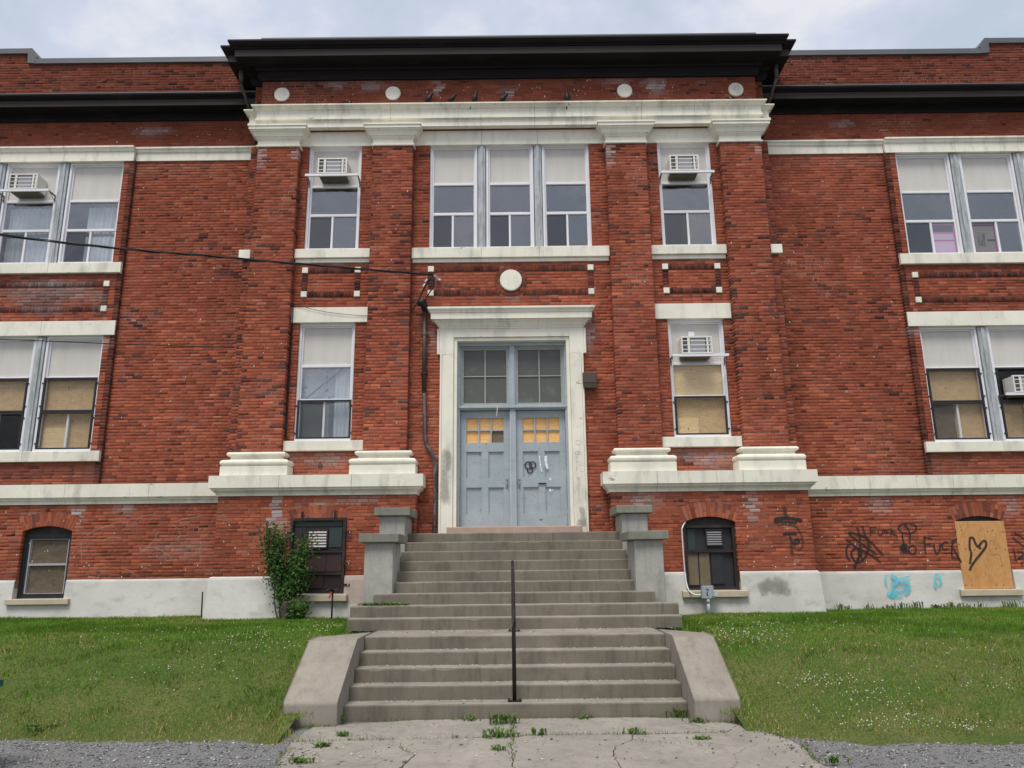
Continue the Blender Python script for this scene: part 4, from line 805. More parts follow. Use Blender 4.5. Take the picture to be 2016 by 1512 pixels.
for a, b in ((-.695, -.51), (.51, .695)):
    m = MB(); m.sweep([(a + .014, WY - .03), (b - .014, WY - .03)], [(-.1, 8.197), (0, 8.197), (0, 10.6), (-.1, 10.6)]); m.box((a + b) / 2 - .03, (a + b) / 2 + .03, WY - .055, WY - .031, 8.20, 10.6); m.build('window_mullion', 'mullion_paint', B)
window(-SW[1], -SW[0], *UZ, 9.70, 9.03, WY, seed=5); ac_unit(-3.755, 9.835, WY, -SW[1], -SW[0], 'white air conditioner with sky-reflecting panes below, window right of the leftmost pilaster')
window(SW[0], SW[1], *UZ, 9.70, 9.03, WY, seed=6); ac_unit(3.70, 9.82, WY, SW[0], SW[1], 'white air conditioner in the upper window above the plywood-backed one')
wn = window(-SW[1], -SW[0], *LZ, 5.71, 5.0, WY, mid='none', low='none', scr=(), seed=7)
wavy(-4.24, -3.55, 5.02, 5.68, WY + .2, .01, .5, seed=3).build('net_curtain', 'curtain_floral', wn, smooth=True); wavy(-3.60, -3.25, 4.2, 5.68, WY + .17, .02, .08, seed=4).build('curtain', 'curtain', wn, smooth=True)
wavy(-4.24, -3.72, 4.2, 4.95, WY + .25, .01, .3, seed=8).build('curtain', 'curtain_green', wn, smooth=True)
screen(-4.30, -3.22, 4.21, 5.0, WY - .012, wn)
MB().tube([(-4.2, WY + .12, 5.03), (-3.85, WY + .12, 5.33), (-3.45, WY + .12, 5.67)], .012, 6).build('hanging_strap', 'cable_black', wn)
wn = window(SW[0], SW[1], *LZ, 5.68, 5.0, WY, mid='ply_pale', low='ply', scr=(0,), seed=9, split=False); ac_unit(3.70, 5.80, WY, SW[0], SW[1], 'white air conditioner above pale plywood in the ground floor window')
MB().box(3.29, 3.72, WY + .098, WY + .110, 4.22, 4.58).build('plywood_patch', 'plywood_pale', wn)
MB().bbox(3.62, 3.75, WY + .03, WY + .074, 6.24, 6.36, .01).build('vent_cover', 'alu_white', wn)
# wing windows
cfg = {(-1, 0, 'u'): dict(mid='curtain_r', low='curtain_r'), (-1, 1, 'u'): dict(mid='curtain', low='curtain'), (-1, 2, 'u'): dict(),
       (1, 0, 'u'): dict(), (1, 1, 'u'): dict(), (1, 2, 'u'): dict(),
       (-1, 0, 'l'): dict(mid='ply', low='ply', scr=(0, 1)), (-1, 1, 'l'): dict(mid='ply', low='none', scr=(0, 1)), (-1, 2, 'l'): dict(mid='ply', low='ply', scr=(0, 1)),
       (1, 0, 'l'): dict(mid='ply', low='ply', scr=(0, 1)), (1, 1, 'l'): dict(mid='none', low='ply', scr=(0, 1)), (1, 2, 'l'): dict(mid='ply', low='ply', scr=(0, 1))}
for (s, i, fl_), kw in cfg.items():
    a, b = WW[i]; x0, x1 = (a, b) if s > 0 else (-b, -a); zz = WUZ if fl_ == 'u' else WLZ; r1, r2 = (9.66, 8.965) if fl_ == 'u' else (5.645, 4.91)
    wn = window(x0, x1, *zz, r1, r2, WWY, seed=20 + i, **kw)
    if (s, i, fl_) == (-1, 0, 'l'): MB().box(x0 + .12, x0 + .66, WWY + .098, WWY + .110, 4.17, 4.6).build('plywood_patch', 'plywood_pale', wn)
    if (s, i, fl_) == (1, 0, 'l'): MB().box(x0 + .09, x0 + .56, WWY + .098, WWY + .110, 4.15, 4.88).build('dark_board', 'plywood_grey', wn)
    if (s, i, fl_) == (1, 0, 'u'):
        k = MB(); k.box(x0 + .64, x1 - .1, WWY + .09, WWY + .10, 8.25, 8.72); k.build('poster', 'paper_pink', wn, label='pink paper taped behind the lower pane')
        k = MB(); k.frame(x0 + .62, x1 - .085, 8.24, 8.92, WWY + .083, WWY + .088, .022); k.box(x0 + .642, x1 - .107, WWY + .082, WWY + .087, 8.52, 8.545); k.box(x0 + .642, x1 - .107, WWY + .082, WWY + .087, 8.70, 8.73); k.build('pink_tape', 'pink_tape', wn)
    if (s, i, fl_) == (1, 1, 'u'):
        k = MB(); k.box(x0 + .12, x0 + .58, WWY + .09, WWY + .10, 8.25, 8.86); k.build('poster', 'paper_buff', wn, label='buff drawing sheet in a pink border behind the pane')
        k = MB(); k.frame(x0 + .085, x0 + .6, 8.24, 8.92, WWY + .083, WWY + .088, .035); k.build('pink_tape', 'pink_tape', wn)
        k = MB(); rr = random.Random(4)
        for q in range(5):
            pts = [(x0 + .17 + .2 * rr.random(), WWY + .088, 8.35 + .4 * rr.random()) for _ in range(5)]; k.tube(pts, .004, 4)
        k.box(x0 + .40, x0 + .56, WWY + .0875, WWY + .0892, 8.50, 8.55); k.build('sketch_lines', 'bollard_brown', wn)
for s in (-1, 1):
    for (a, b) in ((9.785, 10.0), (11.19, 11.41)):
        x0, x1 = (a, b) if s > 0 else (-b, -a)
        for z0, z1 in (WUZ, WLZ):
            m = MB(); m.box(x0 + .016, x1 - .016, WWY - .025, WWY + .1, z0 - .004, z1 - .02); m.box((x0 + x1) / 2 - .035, (x0 + x1) / 2 + .035, WWY - .05, WWY - .026, z0, z1 - .03); m.build('window_mullion', 'mullion_paint', B)
ac_unit(-10.59, 9.80, WWY, -11.19, -10.0, 'white air conditioner above drawn white curtains in the wing window'); ac_unit(10.50, 5.04, WWY, 10.0, 11.19, 'white air conditioner behind wire mesh beside a boarded wing window')
# rooms behind the glass
for (x0, x1, z0, z1, yf) in ((-15.4, -5.4, 7.3, 10.9, BAY + .33), (5.4, 15.4, 7.3, 10.9, BAY + .33), (-15.4, -5.4, 3.3, 6.9, BAY + .33), (5.4, 15.4, 3.3, 6.9, BAY + .33), (-5.2, 5.2, 7.3, 10.9, PAV + .35), (-5.2, -1.3, 3.3, 6.9, PAV + .35), (1.3, 5.2, 3.3, 6.9, PAV + .35)):
    m = MB(); y1 = yf + 3.5; v = [(x, y, z) for y in (yf, y1) for z in (z0, z1) for x in (x0, x1)]
    m.add(v, [(4, 5, 7, 6), (0, 4, 6, 2), (1, 3, 7, 5), (2, 6, 7, 3), (0, 1, 5, 4)]); m.build('room_shell', 'room_grey', B)
for x, z in ((9.2, 10.35), (9.9, 10.35), (10.8, 10.35)): MB().box(x - .5, x + .5, 2.0, 2.08, z + .35, z + .40).build('ceiling_tube', 'lamp_white', B)
# ---- basement windows
def louvre(x0, x1, z0, z1, y, parent, mat='louvre_metal'):
    m = MB(); m.frame(x0, x1, z0, z1, y - .03, y, .022); v = m.build('vent', 'dark_panel', parent)
    n = 6; hgt = (z1 - z0 - .05) / n
    for k in range(n):
        za = z0 + .025 + k * hgt; MB().add([(x0 + .024, y - .028, za), (x1 - .024, y - .028, za), (x1 - .024, y - .006, za + hgt * .86), (x0 + .024, y - .006, za + hgt * .86), (x0 + .024, y - .022, za - .004), (x1 - .024, y - .022, za - .004)], [(0, 1, 2, 3), (4, 5, 1, 0)]).build('louvre_slat', mat, parent)
def infill(h, Y, parent):  # black timber filling the arch head
    m = MB(); xc, hw = (h[0] + h[1]) / 2, (h[1] - h[0]) / 2; n = 14; q = [(xc - hw, 2.40)] + [(xc + hw * math.sin(a), 2.49 + .10 * (math.cos(a * 1.0) if True else 0)) for a in []] 
    top = [(xc + hw * (2 * i / n - 1), h[3] - .01 + .10 * (1 - (2 * i / n - 1) ** 2) + .012) for i in range(n + 1)]
    q = [(xc + hw, h[3] - .12), (xc - hw, h[3] - .12)] + top; k = len(q); v = [(x, y, z) for y in (Y, Y + .05) for x, z in q]
    m.add(v, [tuple(range(k))[::-1]] + [(i, (i + 1) % k, k + (i + 1) % k, k + i) for i in range(k)]); return m.build('arch_head', 'dark_wood', parent)
# far left, wing
h = (-9.72, -8.735, 1.2, 2.5); yw = WBS + .10
m = MB(); m.frame(h[0], h[1], 1.205, 2.43, yw, yw + .1, .06, .05); w1 = m.build('basement_window', 'black_frame', B); infill(h, yw + .02, w1)
m = MB(); m.frame(h[0] + .062, h[1] - .062, 1.257, 2.378, yw + .03, yw + .08, .06, .045); m.box(h[0] + .123, h[1] - .123, yw + .03, yw + .08, 1.83, 1.87); m.build('sash', 'galvanised', w1)
MB().box(h[0] + .12, h[1] - .12, yw + .085, yw + .095, 1.3, 2.34).build('plywood_board', 'plywood_grey', w1); screen(h[0] + .06, h[1] - .06, 1.255, 2.38, yw + .012, w1)
MB().bbox(-9.81, -8.59, WBS - .125, WBS + .1, 1.092, 1.20, .01).build('window_sill', 'sill_sandstone', B)
# left of the stairs: dark timber hatch in an iron cage
h = BHOLE[-1]; yw = PBS - .03
m = MB(); m.frame(-4.18, -3.14, 1.265, 2.64, yw - .03, yw + .06, .05); w2 = m.build('basement_window', 'dark_wood', B)
MB().box(-4.13, -3.19, yw + .04, yw + .055, 1.315, 2.59).build('hatch_board', 'dark_wood', w2)
for z in (1.62, 2.02): MB().box(-4.13, -3.19, yw, yw + .039, z - .02, z + .02).build('hatch_rail', 'dark_wood', w2)
for (a, b, z0, z1, mt) in ((-4.11, -3.97, 2.08, 2.46, 'dark_panel'), (-3.46, -3.22, 2.10, 2.46, 'green_panel'), (-3.83, -3.50, 1.66, 1.99, 'brown_panel'), (-3.49, -3.21, 1.66, 1.99, 'maroon_panel'), (-4.1, -3.22, 2.49, 2.57, 'green_panel'), (-3.83, -3.54, 1.36, 1.58, 'maroon_panel')): MB().box(a, b, yw + .025, yw + .039, z0, z1).build('hatch_panel', mt if mt != 'brown_panel' else 'maroon_panel', w2)
louvre(-3.86, -3.48, 2.08, 2.44, yw + .022, w2)
for (a, b, c, d_) in ((-3.99, -3.95, 2.60, 2.76), (-3.37, -3.33, 2.62, 2.78)): MB().box(a, b, yw - .035, yw - .01, c, d_).build('strap', 'rusty_iron', w2)
for z in (1.42, 1.80, 2.37):
    for a in (-3.16, -4.28): MB().box(a, a + .13, yw - .034, yw - .012, z - .017, z + .017).build('strap', 'rusty_iron', w2); MB().disc(a + .1 if a > -4 else a + .03, z, yw - .045, yw - .03, .012, 8).build('bolt', 'galvanised', w2)
MB().bbox(-4.20, -3.06, PBS - .14, PBS + .1, 1.125, 1.25, .012).build('window_sill', 'sill_sandstone', B)
# right of the stairs
h = BHOLE[1]; yw = PBS + .07
m = MB(); m.frame(h[0], h[1], 1.255, 2.44, yw, yw + .1, .06, .05); w3 = m.build('basement_window', 'dark_wood', B); infill(h, yw + .02, w3)
MB().box(h[0] + .06, h[1] - .06, yw + .02, yw + .08, 1.93, 1.985).build('rail', 'dark_wood', w3)
MB().box(h[0] + .06, h[1] - .06, yw + .085, yw + .095, 1.3, 2.39).build('backing_board', 'dark_panel', w3)
for (a, b, z0, z1, mt) in ((3.28, 3.42, 1.985, 2.37, 'green_panel'), (3.265, 3.45, 1.34, 1.92, 'brown_panel'), (3.475, 3.665, 1.33, 1.92, 'brown_panel'), (3.70, 3.92, 1.36, 1.92, 'dark_panel')): MB().box(a, b, yw + .06, yw + .084, z0, z1).build('infill_panel', mt, w3)
louvre(3.62, 3.94, 2.05, 2.36, yw + .05, w3)
MB().bbox(3.08, 4.28, PBS - .14, PBS + .1, 1.125, 1.245, .012).build('window_sill', 'sill_sandstone', B)
# far right, boarded
h = (8.72, 9.70, 1.2, 2.5)
m = MB(); m.box(h[0], h[1], WBS + .12, WBS + .2, 1.2, 2.5); w4 = m.build('basement_window', 'dark_panel', B); infill(h, WBS + .07, w4)
ply = MB().bbox(h[0] + .005, h[1] - .005, WBS - .012, WBS + .012, 1.195, 2.49, .004).build('plywood_board', 'plywood', w4, label='orange plywood board with a black sprayed heart')
nl = MB()
for px, py in ((1882, 1046), (1893, 1044), (1930, 1044), (1944, 1046), (1954, 1044), (1974, 1047), (1901, 1080), (1919, 1082), (1961, 1080), (1979, 1082), (1973, 1114), (1901, 1152), (1915, 1152), (1963, 1152), (1976, 1152)): x, z = onY(px, py, WBS - .014); nl.disc(x, z, WBS - .016, WBS - .011, .010, 8)
nl.build('nail_heads', 'rusty_iron', w4)
MB().bbox(8.60, 9.80, WBS - .125, WBS + .1, 1.065, 1.19, .012).build('window_sill', 'sill_sandstone', B)
# ================================================================== STAIRS
ST = thing('entrance_stairs', (0, -3.2, 0), 'weathered grey concrete entrance stairs rising to the blue double doors', 'stairs')
R = .165; FY = [-5.48 + .29 * k for k in range(5)] + [-3.32 + .3 * k for k in range(9)]; HW = {0: 1.97, 5: 2.43, 6: 2.46, 7: 2.17}
def step(x0, x1, yf, yb, z0, z1, seed):
    rng = np.random.default_rng(seed); n = 56; xs = np.linspace(x0, x1, n); e = (fbm(xs * 4 + seed * 9, xs * 0 + seed, 4) - .5) * .009; ch = np.clip(fbm(xs * 7 + seed * 3, xs * 0 + 3.3 * seed, 3) - .66, 0, 1) * .14
    rows = [[(x, yf + q * .3, z0) for x, q in zip(xs, e)], [(x, yf + q * .4, z1 - .018 - c) for x, q, c in zip(xs, e, ch)], [(x, yf + .008 + c * .6, z1 - .004 + q * .25) for x, q, c in zip(xs, e, ch)], [(x, yf + .035 + c, z1 + q * .3) for x, q, c in zip(xs, e, ch)], [(x, yb, z1) for x in xs], [(x, yb, z0) for x in xs]]
    m = MB(); v = [p for r in rows for p in r]; 
    fs = lambda i: [(i * n + k, i * n + k + 1, (i + 1) * n + k + 1, (i + 1) * n + k) for k in range(n - 1)]
    m.add(v, fs(0) + fs(1), 0); m.mi = m.mi; k0 = 0
    m.f += [tuple(a for a in f) for i in (2, 3) for f in fs(i)]; m.mi += [1] * (2 * (n - 1))
    m.f += [tuple(r * n for r in range(6)), tuple(r * n + n - 1 for r in range(6))[::-1]]; m.mi += [0, 0]
    return m
for k in range(14):
    if k < 5: hw = 1.985
    elif k == 5: hw = 2.435
    elif k == 6: hw = 2.46
    elif k == 7: hw = 2.17
    else: hw = 1.93
    yb = (FY[k + 1] + .06) if k < 13 else -.02
    if k == 4: yb = FY[5] + .06
    z0 = max(k * R - .012, -.12) if k else -.12
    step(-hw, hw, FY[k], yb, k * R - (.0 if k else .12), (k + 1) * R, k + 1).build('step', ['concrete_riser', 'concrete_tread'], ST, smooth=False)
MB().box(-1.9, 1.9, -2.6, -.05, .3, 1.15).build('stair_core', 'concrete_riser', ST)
for s in (-1, 1):
    # sloping cheek wall with the landing shoulder
    q = [(-5.80, -.12), (-5.80, .235), (-5.775, .262), (-4.83, .80), (-4.79, .822), (-3.50, .824), (-3.50, -.12)]; a, b = 1.99, (2.60 if s < 0 else 2.51)
    m = MB(); v = []
    for x, i in ((a, 0), (b, 1)): v += [(x * s, y, z) for y, z in q]
    k = len(q)
    for i_ in (3, 4): pass
    v = [list(p) for p in v]; v[k + 5][1] = -4.2; v[k + 6][1] = -4.2
    m.add(v, [tuple(range(k)), tuple(range(k, 2 * k))[::-1]] + [(i, (i + 1) % k, k + (i + 1) % k, k + i) for i in range(k)]); ck = m.build('cheek_wall', 'concrete_tread', ST)
    bv = ck.modifiers.new('bevel', 'BEVEL'); bv.width = .018; bv.segments = 2
    # piers
    for (yf, yb, zc, zb, nm) in ((-2.68, -1.72, 2.10, 1.15, 'lower'), (-1.38, -.36, 2.60, 1.9, 'upper')):
        xa, xb = 1.90, 2.36
        m = MB(); m.add([(xa * s, yf + .08, zb), (xb * s, yf + .08, zb), (xb * s, yb, zb), (xa * s, yb, zb), ((xa + .005) * s, yf + .09, zc), ((xb - .005) * s, yf + .09, zc), ((xb - .005) * s, yb - .05, zc), ((xa + .005) * s, yb - .05, zc)], [(0, 1, 5, 4), (1, 2, 6, 5), (2, 3, 7, 6), (3, 0, 4, 7), (4, 5, 6, 7)])
        pr_ = m.build('pier', 'concrete_pier', ST); bv = pr_.modifiers.new('bevel', 'BEVEL'); bv.width = .014; bv.segments = 2
        m = MB(); x0, x1 = (min(1.81 * s, 2.44 * s), max(1.81 * s, 2.44 * s)); m.box(x0, x1, yf, yb, zc + .002, zc + .14); cp = m.build('pier_cap', 'concrete_cap', ST); bv = cp.modifiers.new('bevel', 'BEVEL'); bv.width = .012; bv.segments = 2
    # hidden flank under the piers
    x0, x1 = (min(1.94 * s, 2.30 * s), max(1.94 * s, 2.30 * s)); MB().box(x0, x1, -2.55, -.36, .3, 1.149).build('stair_flank', 'concrete_pier', ST)
# handrail
HR = thing('handrail', (0.0, -5.34, .165), 'black iron pipe handrail standing mid-flight on the concrete stairs', 'handrail')
m = MB(); m.tube([(-.01, -5.34, .17), (-.012, -5.34, 1.00), (-.012, -5.33, 1.055), (-.013, -5.29, 1.09), (-.02, -3.78, 1.775), (-.021, -3.72, 1.775), (-.021, -3.69, 1.74), (-.018, -3.69, 1.68), (-.005, -3.70, .83)], .024, 10); m.build('rail_pipe', 'rusty_iron', HR, smooth=True)
for y, z in ((-5.34, .165), (-3.70, .825)):
    f = MB(); f.box(-.09, .075, y - .06, y + .06, z + .001, z + .012); f.build('base_plate', 'rusty_iron', HR)
    for a, b in ((-.07, -.04), (-.07, .04), (.055, -.04), (.055, .04)): MB().tube([(a, y + b, z + .012), (a, y + b, z + .03)], .01, 6).build('bolt', 'rusty_iron', HR)
# ================================================================== PAVING
PV = [[(-2.25, -5.85), (-1.15, -5.5), (-.02, -5.5), (-.02, -6.45), (-.35, -6.5), (-1.2, -6.55), (-2.28, -6.62)],
      [(-.02, -5.5), (1.3, -5.5), (2.15, -5.6), (2.42, -5.98), (2.2, -6.35), (1.2, -6.42), (.35, -6.41), (-.02, -6.45)],
      [(-2.28, -6.62), (-1.2, -6.55), (-1.02, -6.75), (-1.12, -6.95), (-.95, -7.2), (-1.0, -7.6), (-1.0, -9.0), (-2.2, -9.0), (-2.12, -7.6), (-2.2, -7.0)],
      [(-1.2, -6.55), (-.35, -6.5), (-.02, -6.45), (-.05, -6.9), (-.02, -7.5), (-.02, -9.0), (-1.0, -9.0), (-1.0, -7.6), (-.95, -7.2), (-1.12, -6.95), (-1.02, -6.75)],
      [(-.02, -6.45), (.35, -6.41), (1.2, -6.42), (1.15, -6.7), (.95, -6.98), (.9, -7.3), (.92, -9.0), (-.02, -9.0), (-.02, -7.5), (-.05, -6.9)],
      [(1.2, -6.42), (2.2, -6.35), (2.42, -5.98), (2.62, -6.3), (2.72, -6.75), (2.74, -7.05), (1.9, -7.02), (1.5, -6.85), (1.15, -6.7)],
      [(1.15, -6.7), (1.5, -6.85), (1.9, -7.02), (2.74, -7.05), (2.66, -7.6), (2.7, -9.0), (.92, -9.0), (.9, -7.3), (.95, -6.98)]]
SLAB = thing('concrete_walk', (0, -6.8, 0), 'cracked pale concrete walk with weeds growing in its joints', 'path'); del SLAB['category']; del SLAB['label']; SLAB['kind'] = 'structure'
def jag(p, q):
    p, q = sorted((p, q)); rr = random.Random(hash((round(p[0], 3), round(p[1], 3), round(q[0], 3), round(q[1], 3))) if False else int((p[0] * 131 + p[1] * 717 + q[0] * 37 + q[1] * 91) * 1000)); n = max(2, int(math.dist(p, q) / .06)); out_ = []
    for i in range(n): t = i / n; a = .016 if 0 < i else 0; out_.append((p[0] + (q[0] - p[0]) * t + rr.uniform(-a, a), p[1] + (q[1] - p[1]) * t + rr.uniform(-a, a)))
    return out_ + [q]
for pi_, poly in enumerate(PV):
    pts = []
    for i in range(len(poly)):
        p, q = poly[i], poly[(i + 1) % len(poly)]; e_ = jag(p, q)
        if sorted((p, q))[0] != p: e_ = e_[::-1]
        pts += e_[:-1]
    cx_, cy_ = np.mean([p[0] for p in pts]), np.mean([p[1] for p in pts])
    pts2 = []
    for i, p in enumerate(pts):
        a, b = pts[i - 1], pts[(i + 1) % len(pts)]; tx, ty = b[0] - a[0], b[1] - a[1]; L = math.hypot(tx, ty) or 1; nx_, ny_ = ty / L, -tx / L
        if nx_ * (cx_ - p[0]) + ny_ * (cy_ - p[1]) < 0: nx_, ny_ = -nx_, -ny_
        pts2.append((p[0] + nx_ * .006, p[1] + ny_ * .006))
    k = len(pts2); z1 = .004 + .006 * ((pi_ * 37) % 5) / 5; m = MB(); m.add([(x, y, z1) for x, y in pts2] + [(x, y, -.06) for x, y in pts2], [tuple(range(k))] + [(i, (i + 1) % k, k + (i + 1) % k, k + i) for i in range(k)])
    o = m.build('slab', 'concrete_slab', SLAB); 
MB().add([(-2.1, -9.0, -.012), (2.6, -9.0, -.012), (2.3, -5.7, -.012), (-2.15, -5.9, -.012)], [(0, 1, 2, 3)]).build('joint_soil', 'soil', SLAB)
# ================================================================== FIXTURES ON THE FACADE
def curve(pts, n=8):
    P = [np.array(p, float) for p in pts]; P = [2 * P[0] - P[1]] + P + [2 * P[-1] - P[-2]]; o = []
    for i in range(1, len(P) - 2):
        for k in range(n):
            t = k / n; o.append(.5 * (2 * P[i] + (P[i + 1] - P[i - 1]) * t + (2 * P[i - 1] - 5 * P[i] + 4 * P[i + 1] - P[i + 2]) * t * t + (3 * P[i] - P[i - 1] - 3 * P[i + 1] + P[i + 2]) * t ** 3))
    return [tuple(p) for p in o + [P[-2]]]
# service conduit with weatherhead
CD = thing('service_conduit', (-1.52, -.06, 2.33), 'rusted electric service pipe with weatherhead climbing beside the doors', 'pipe')
MB().tube([(-1.755, -.075, 5.10), (-1.765, -.075, 6.82)], .042, 12).build('upper_pipe', 'pipe_brown', CD, smooth=True)
MB().tube(curve([(-1.75, -.07, 5.12), (-1.735, -.07, 4.5), (-1.73, -.07, 4.25), (-1.69, -.07, 4.05), (-1.58, -.07, 3.9), (-1.53, -.07, 3.72), (-1.515, -.07, 3.5), (-1.51, -.07, 2.34)], 6), .036, 12).build('lower_pipe', 'pipe_peeling', CD, smooth=True)
m = MB(); m.tube([(-1.765, -.075, 6.80), (-1.77, -.09, 6.90), (-1.80, -.16, 6.97), (-1.82, -.22, 6.94), (-1.83, -.24, 6.88)], [.05, .07, .085, .08, .05], 12); m.build('weatherhead', 'cable_black', CD, smooth=True)
for z in (5.5, 6.3): 
    m = MB(); m.frame(-1.83, -1.69, z - .015, z + .015, -.03, -.004, .03, .004); m.tube([(-1.83, -.02, z), (-1.81, -.12, z), (-1.71, -.12, z), (-1.69, -.02, z)], .006, 6); m.build('pipe_clip', 'pipe_brown', CD)
MB().tube([(-1.51, -.07, 2.36), (-1.51, -.07, 2.44)], .05, 12).build('foot_collar', 'pipe_brown', CD)
# drip loops joining the drop cable to the weatherhead
DL = thing('drip_loop_cables', (-1.75, -.25, 6.9), 'black service cables looping from the wall clamp to the weatherhead', 'cable')
for pts in ([(850, 544), (838, 562), (826, 585), (812, 608)], [(846, 547), (832, 572), (824, 592), (822, 600)], [(855, 546), (854, 562), (845, 575), (836, 590), (834, 598)]):
    P = [onY(x, y, -.26) for x, y in pts]; MB().tube(curve([(x, -.26 + .02 * i, z) for i, (x, z) in enumerate(P)], 6), .015, 6).build('loop', 'cable_black', DL, smooth=True)
for px, py in ((839, 552), (835, 561)): x, z = onY(px, py, -.27); MB().tube([(x + .02, -.27, z + .03), (x - .02, -.27, z - .03)], .014, 8).build('splice', 'alu_white', DL)
x, z = onY(859, 547, -.06); m = MB(); m.tube([(x + .03, -.0, z), (x, -.10, z), (x - .04, -.2, z - .0)], [.03, .03, .018], 10); m.tube([(x + .02, -.05, z - .04), (x + .09, -.05, z - .04)], .022, 8); m.build('wall_clamp', 'galvanised', DL)
# overhead drop cable
def overhead(p0, p1, sag, n=24): return [tuple(np.array(p0) * (1 - t) + np.array(p1) * t + np.array([0, 0, -4 * sag * t * (1 - t)])) for t in [i / n for i in range(n + 1)]]
x0_, z0_ = onY(0, 462, -3.0); e0 = np.array([x0_, -3.0, z0_]); e1 = np.array([x - .04, -.22, z]); far_ = e0 + (e0 - e1) * .9 + np.array([0, 0, .5])
pth = curve([tuple(far_), tuple(e0), tuple(e0 * .5 + e1 * .5 + np.array([0, 0, -.035])), tuple(e1)], 14)
OC = thing('overhead_cable', tuple(e1), 'twisted black overhead service cable running to the clamp beside the medallion', 'cable')
for k in range(3):
    tw = [(p[0], p[1] + .012 * math.cos(i * .9 + k * 2.1), p[2] + .016 * math.sin(i * .9 + k * 2.1)) for i, p in enumerate(pth)]; MB().tube(tw, .011 if k else .008, 6).build('strand', 'cable_black', OC, smooth=True)
xa, za = onY(463, 684, -.02); xb, zb_ = onY(0, 678, -1.5); w_ = MB().tube(overhead((xa, -.02, za), (xb - 3, -2.2, zb_ + .1), .03), .009, 6); tag(w_.build('telephone_wire', 'cable_black', None, (xa, -.02, za), smooth=True), 'single thin black wire stretched from the pavilion corner', 'wire')
wp = [onY(*p, -.05) for p in ((560, 588), (590, 602), (640, 614), (690, 620), (722, 622))]; wq = [onY(*p, -.20) for p in ((722, 622), (760, 617), (800, 611))]; wr = [onY(*p, -.06) for p in ((812, 613), (828, 622), (836, 632))]
pts = [(p[0], -.06, p[1]) for p in wp] + [(p[0], -.205, p[1]) for p in wq] + [(p[0], -.07, p[1]) for p in wr]
tag(MB().tube(curve(pts, 5), .005, 5).build('loose_wire', 'cable_black', None, pts[0], smooth=True), 'loose thin wire drooping across the stone lintel to the conduit', 'wire')
vp = [(-4.47, -.03, 6.95), (-4.475, -.03, 5.6), (-4.47, -.03, 4.4), (-4.45, -.03, 4.22), (-4.40, -.03, 4.19), (-4.1, -.1, 4.17)]
tag(MB().tube(curve([(-4.47, -.03, 7.0)] + vp[1:5], 5), .014, 6).build('cable_run', 'cable_black', None, (-4.47, -.03, 4.2), smooth=True), 'dark cable running down beside the leftmost pilaster', 'cable')
# rain pipes at the pavilion corners
for s in (-1, 1):
    pts = [(s * 5.86, -.20, 12.40), (s * 5.86, -.18, 12.05), (s * 5.84, -.12, 11.98), (s * 5.66, .20, 11.35), (s * 5.64, .34, 11.2), (s * 5.645, .40, 10.9)]
    m = MB(); m.tube(pts[:2], .045, 10); m.tube(pts[1:], .032, 10); m.build('rain_pipe', 'pipe_brown', B, smooth=True)
# ring on the wall
rg = MB(); x, z = onY(630, 916, PAV - .02); c_ = [(x + .035 * math.cos(a), PAV - .02, z + .035 * math.sin(a)) for a in [2 * math.pi * k / 14 for k in range(15)]]; rg.tube(c_, .008, 6); rg.build('iron_ring', 'rusty_iron', B)
# flood light box right of the door
FB = thing('wall_light', (1.54, 0, 5.15), 'brown metal wall light box mounted beside the door surround', 'wall light')
m = MB(); m.bbox(1.41, 1.685, -.16, -.006, 5.24, 5.46, .012); m.build('housing', 'brown_box', FB); m = MB(); m.add([(1.415, -.155, 5.238), (1.68, -.155, 5.238), (1.68, -.02, 5.238), (1.415, -.02, 5.238), (1.42, -.14, 5.15), (1.675, -.14, 5.15), (1.675, -.02, 5.15), (1.42, -.02, 5.15)], [(0, 1, 5, 4), (1, 2, 6, 5), (3, 0, 4, 7), (4, 5, 6, 7)]); m.build('lens', 'bollard_brown', FB)
# meter box on its stub with the bent conduit
yb_ = -.52; JB = thing('junction_box', (3.49, yb_, .82), 'light grey electrical box on a short pipe by the basement window', 'electrical box')
m = MB(); m.bbox(3.39, 3.605, yb_ - .09, yb_, 1.11, 1.335, .008); m.build('box', 'light_grey_box', JB)
for a, b in ((3.405, 1.125), (3.59, 1.125), (3.405, 1.32), (3.59, 1.32)): MB().disc(a, b, yb_ - .094, yb_ - .088, .006, 8).build('screw', 'dark_panel', JB)
MB().tube([(3.50, yb_ - .045, .80), (3.50, yb_ - .045, 1.105)], .032, 12).build('stub_pipe', 'galvanised', JB, smooth=True); MB().tube([(3.50, yb_ - .045, 1.03), (3.50, yb_ - .045, 1.109)], .037, 12).build('coupling', 'galvanised', JB, smooth=True)
MB().box(3.612, 3.68, yb_ - .07, yb_ - .01, 1.16, 1.24).build('side_fitting', 'galvanised', JB)
cpts = [(3.385, yb_ - .04, 1.18), (3.28, yb_ - .02, 1.18), (3.19, yb_ + .05, 1.25), (3.165, PBS - .06, 1.42), (3.155, PBS - .03, 1.7), (3.15, PBS - .03, 2.3), (3.16, PBS - .03, 2.38), (3.21, PBS + .02, 2.46), (3.235, PBS + .05, 2.50)]
MB().tube(curve(cpts, 5), .012, 8).build('conduit', 'alu_white', JB, smooth=True); MB().tube([cpts[-2], (3.25, PBS + .05, 2.52)], .018, 8).build('conduit_end', 'alu_white', JB)
for k, pl in enumerate(([(3.475, 1.285), (3.51, 1.26)], [(3.485, 1.235), (3.478, 1.2), (3.495, 1.16)], [(3.565, 1.15), (3.58, 1.14)])): MB().tube([(a, yb_ - .092, b) for a, b in pl], .009, 6).build('paint_mark', 'spray_black' if False else 'cable_black', JB)
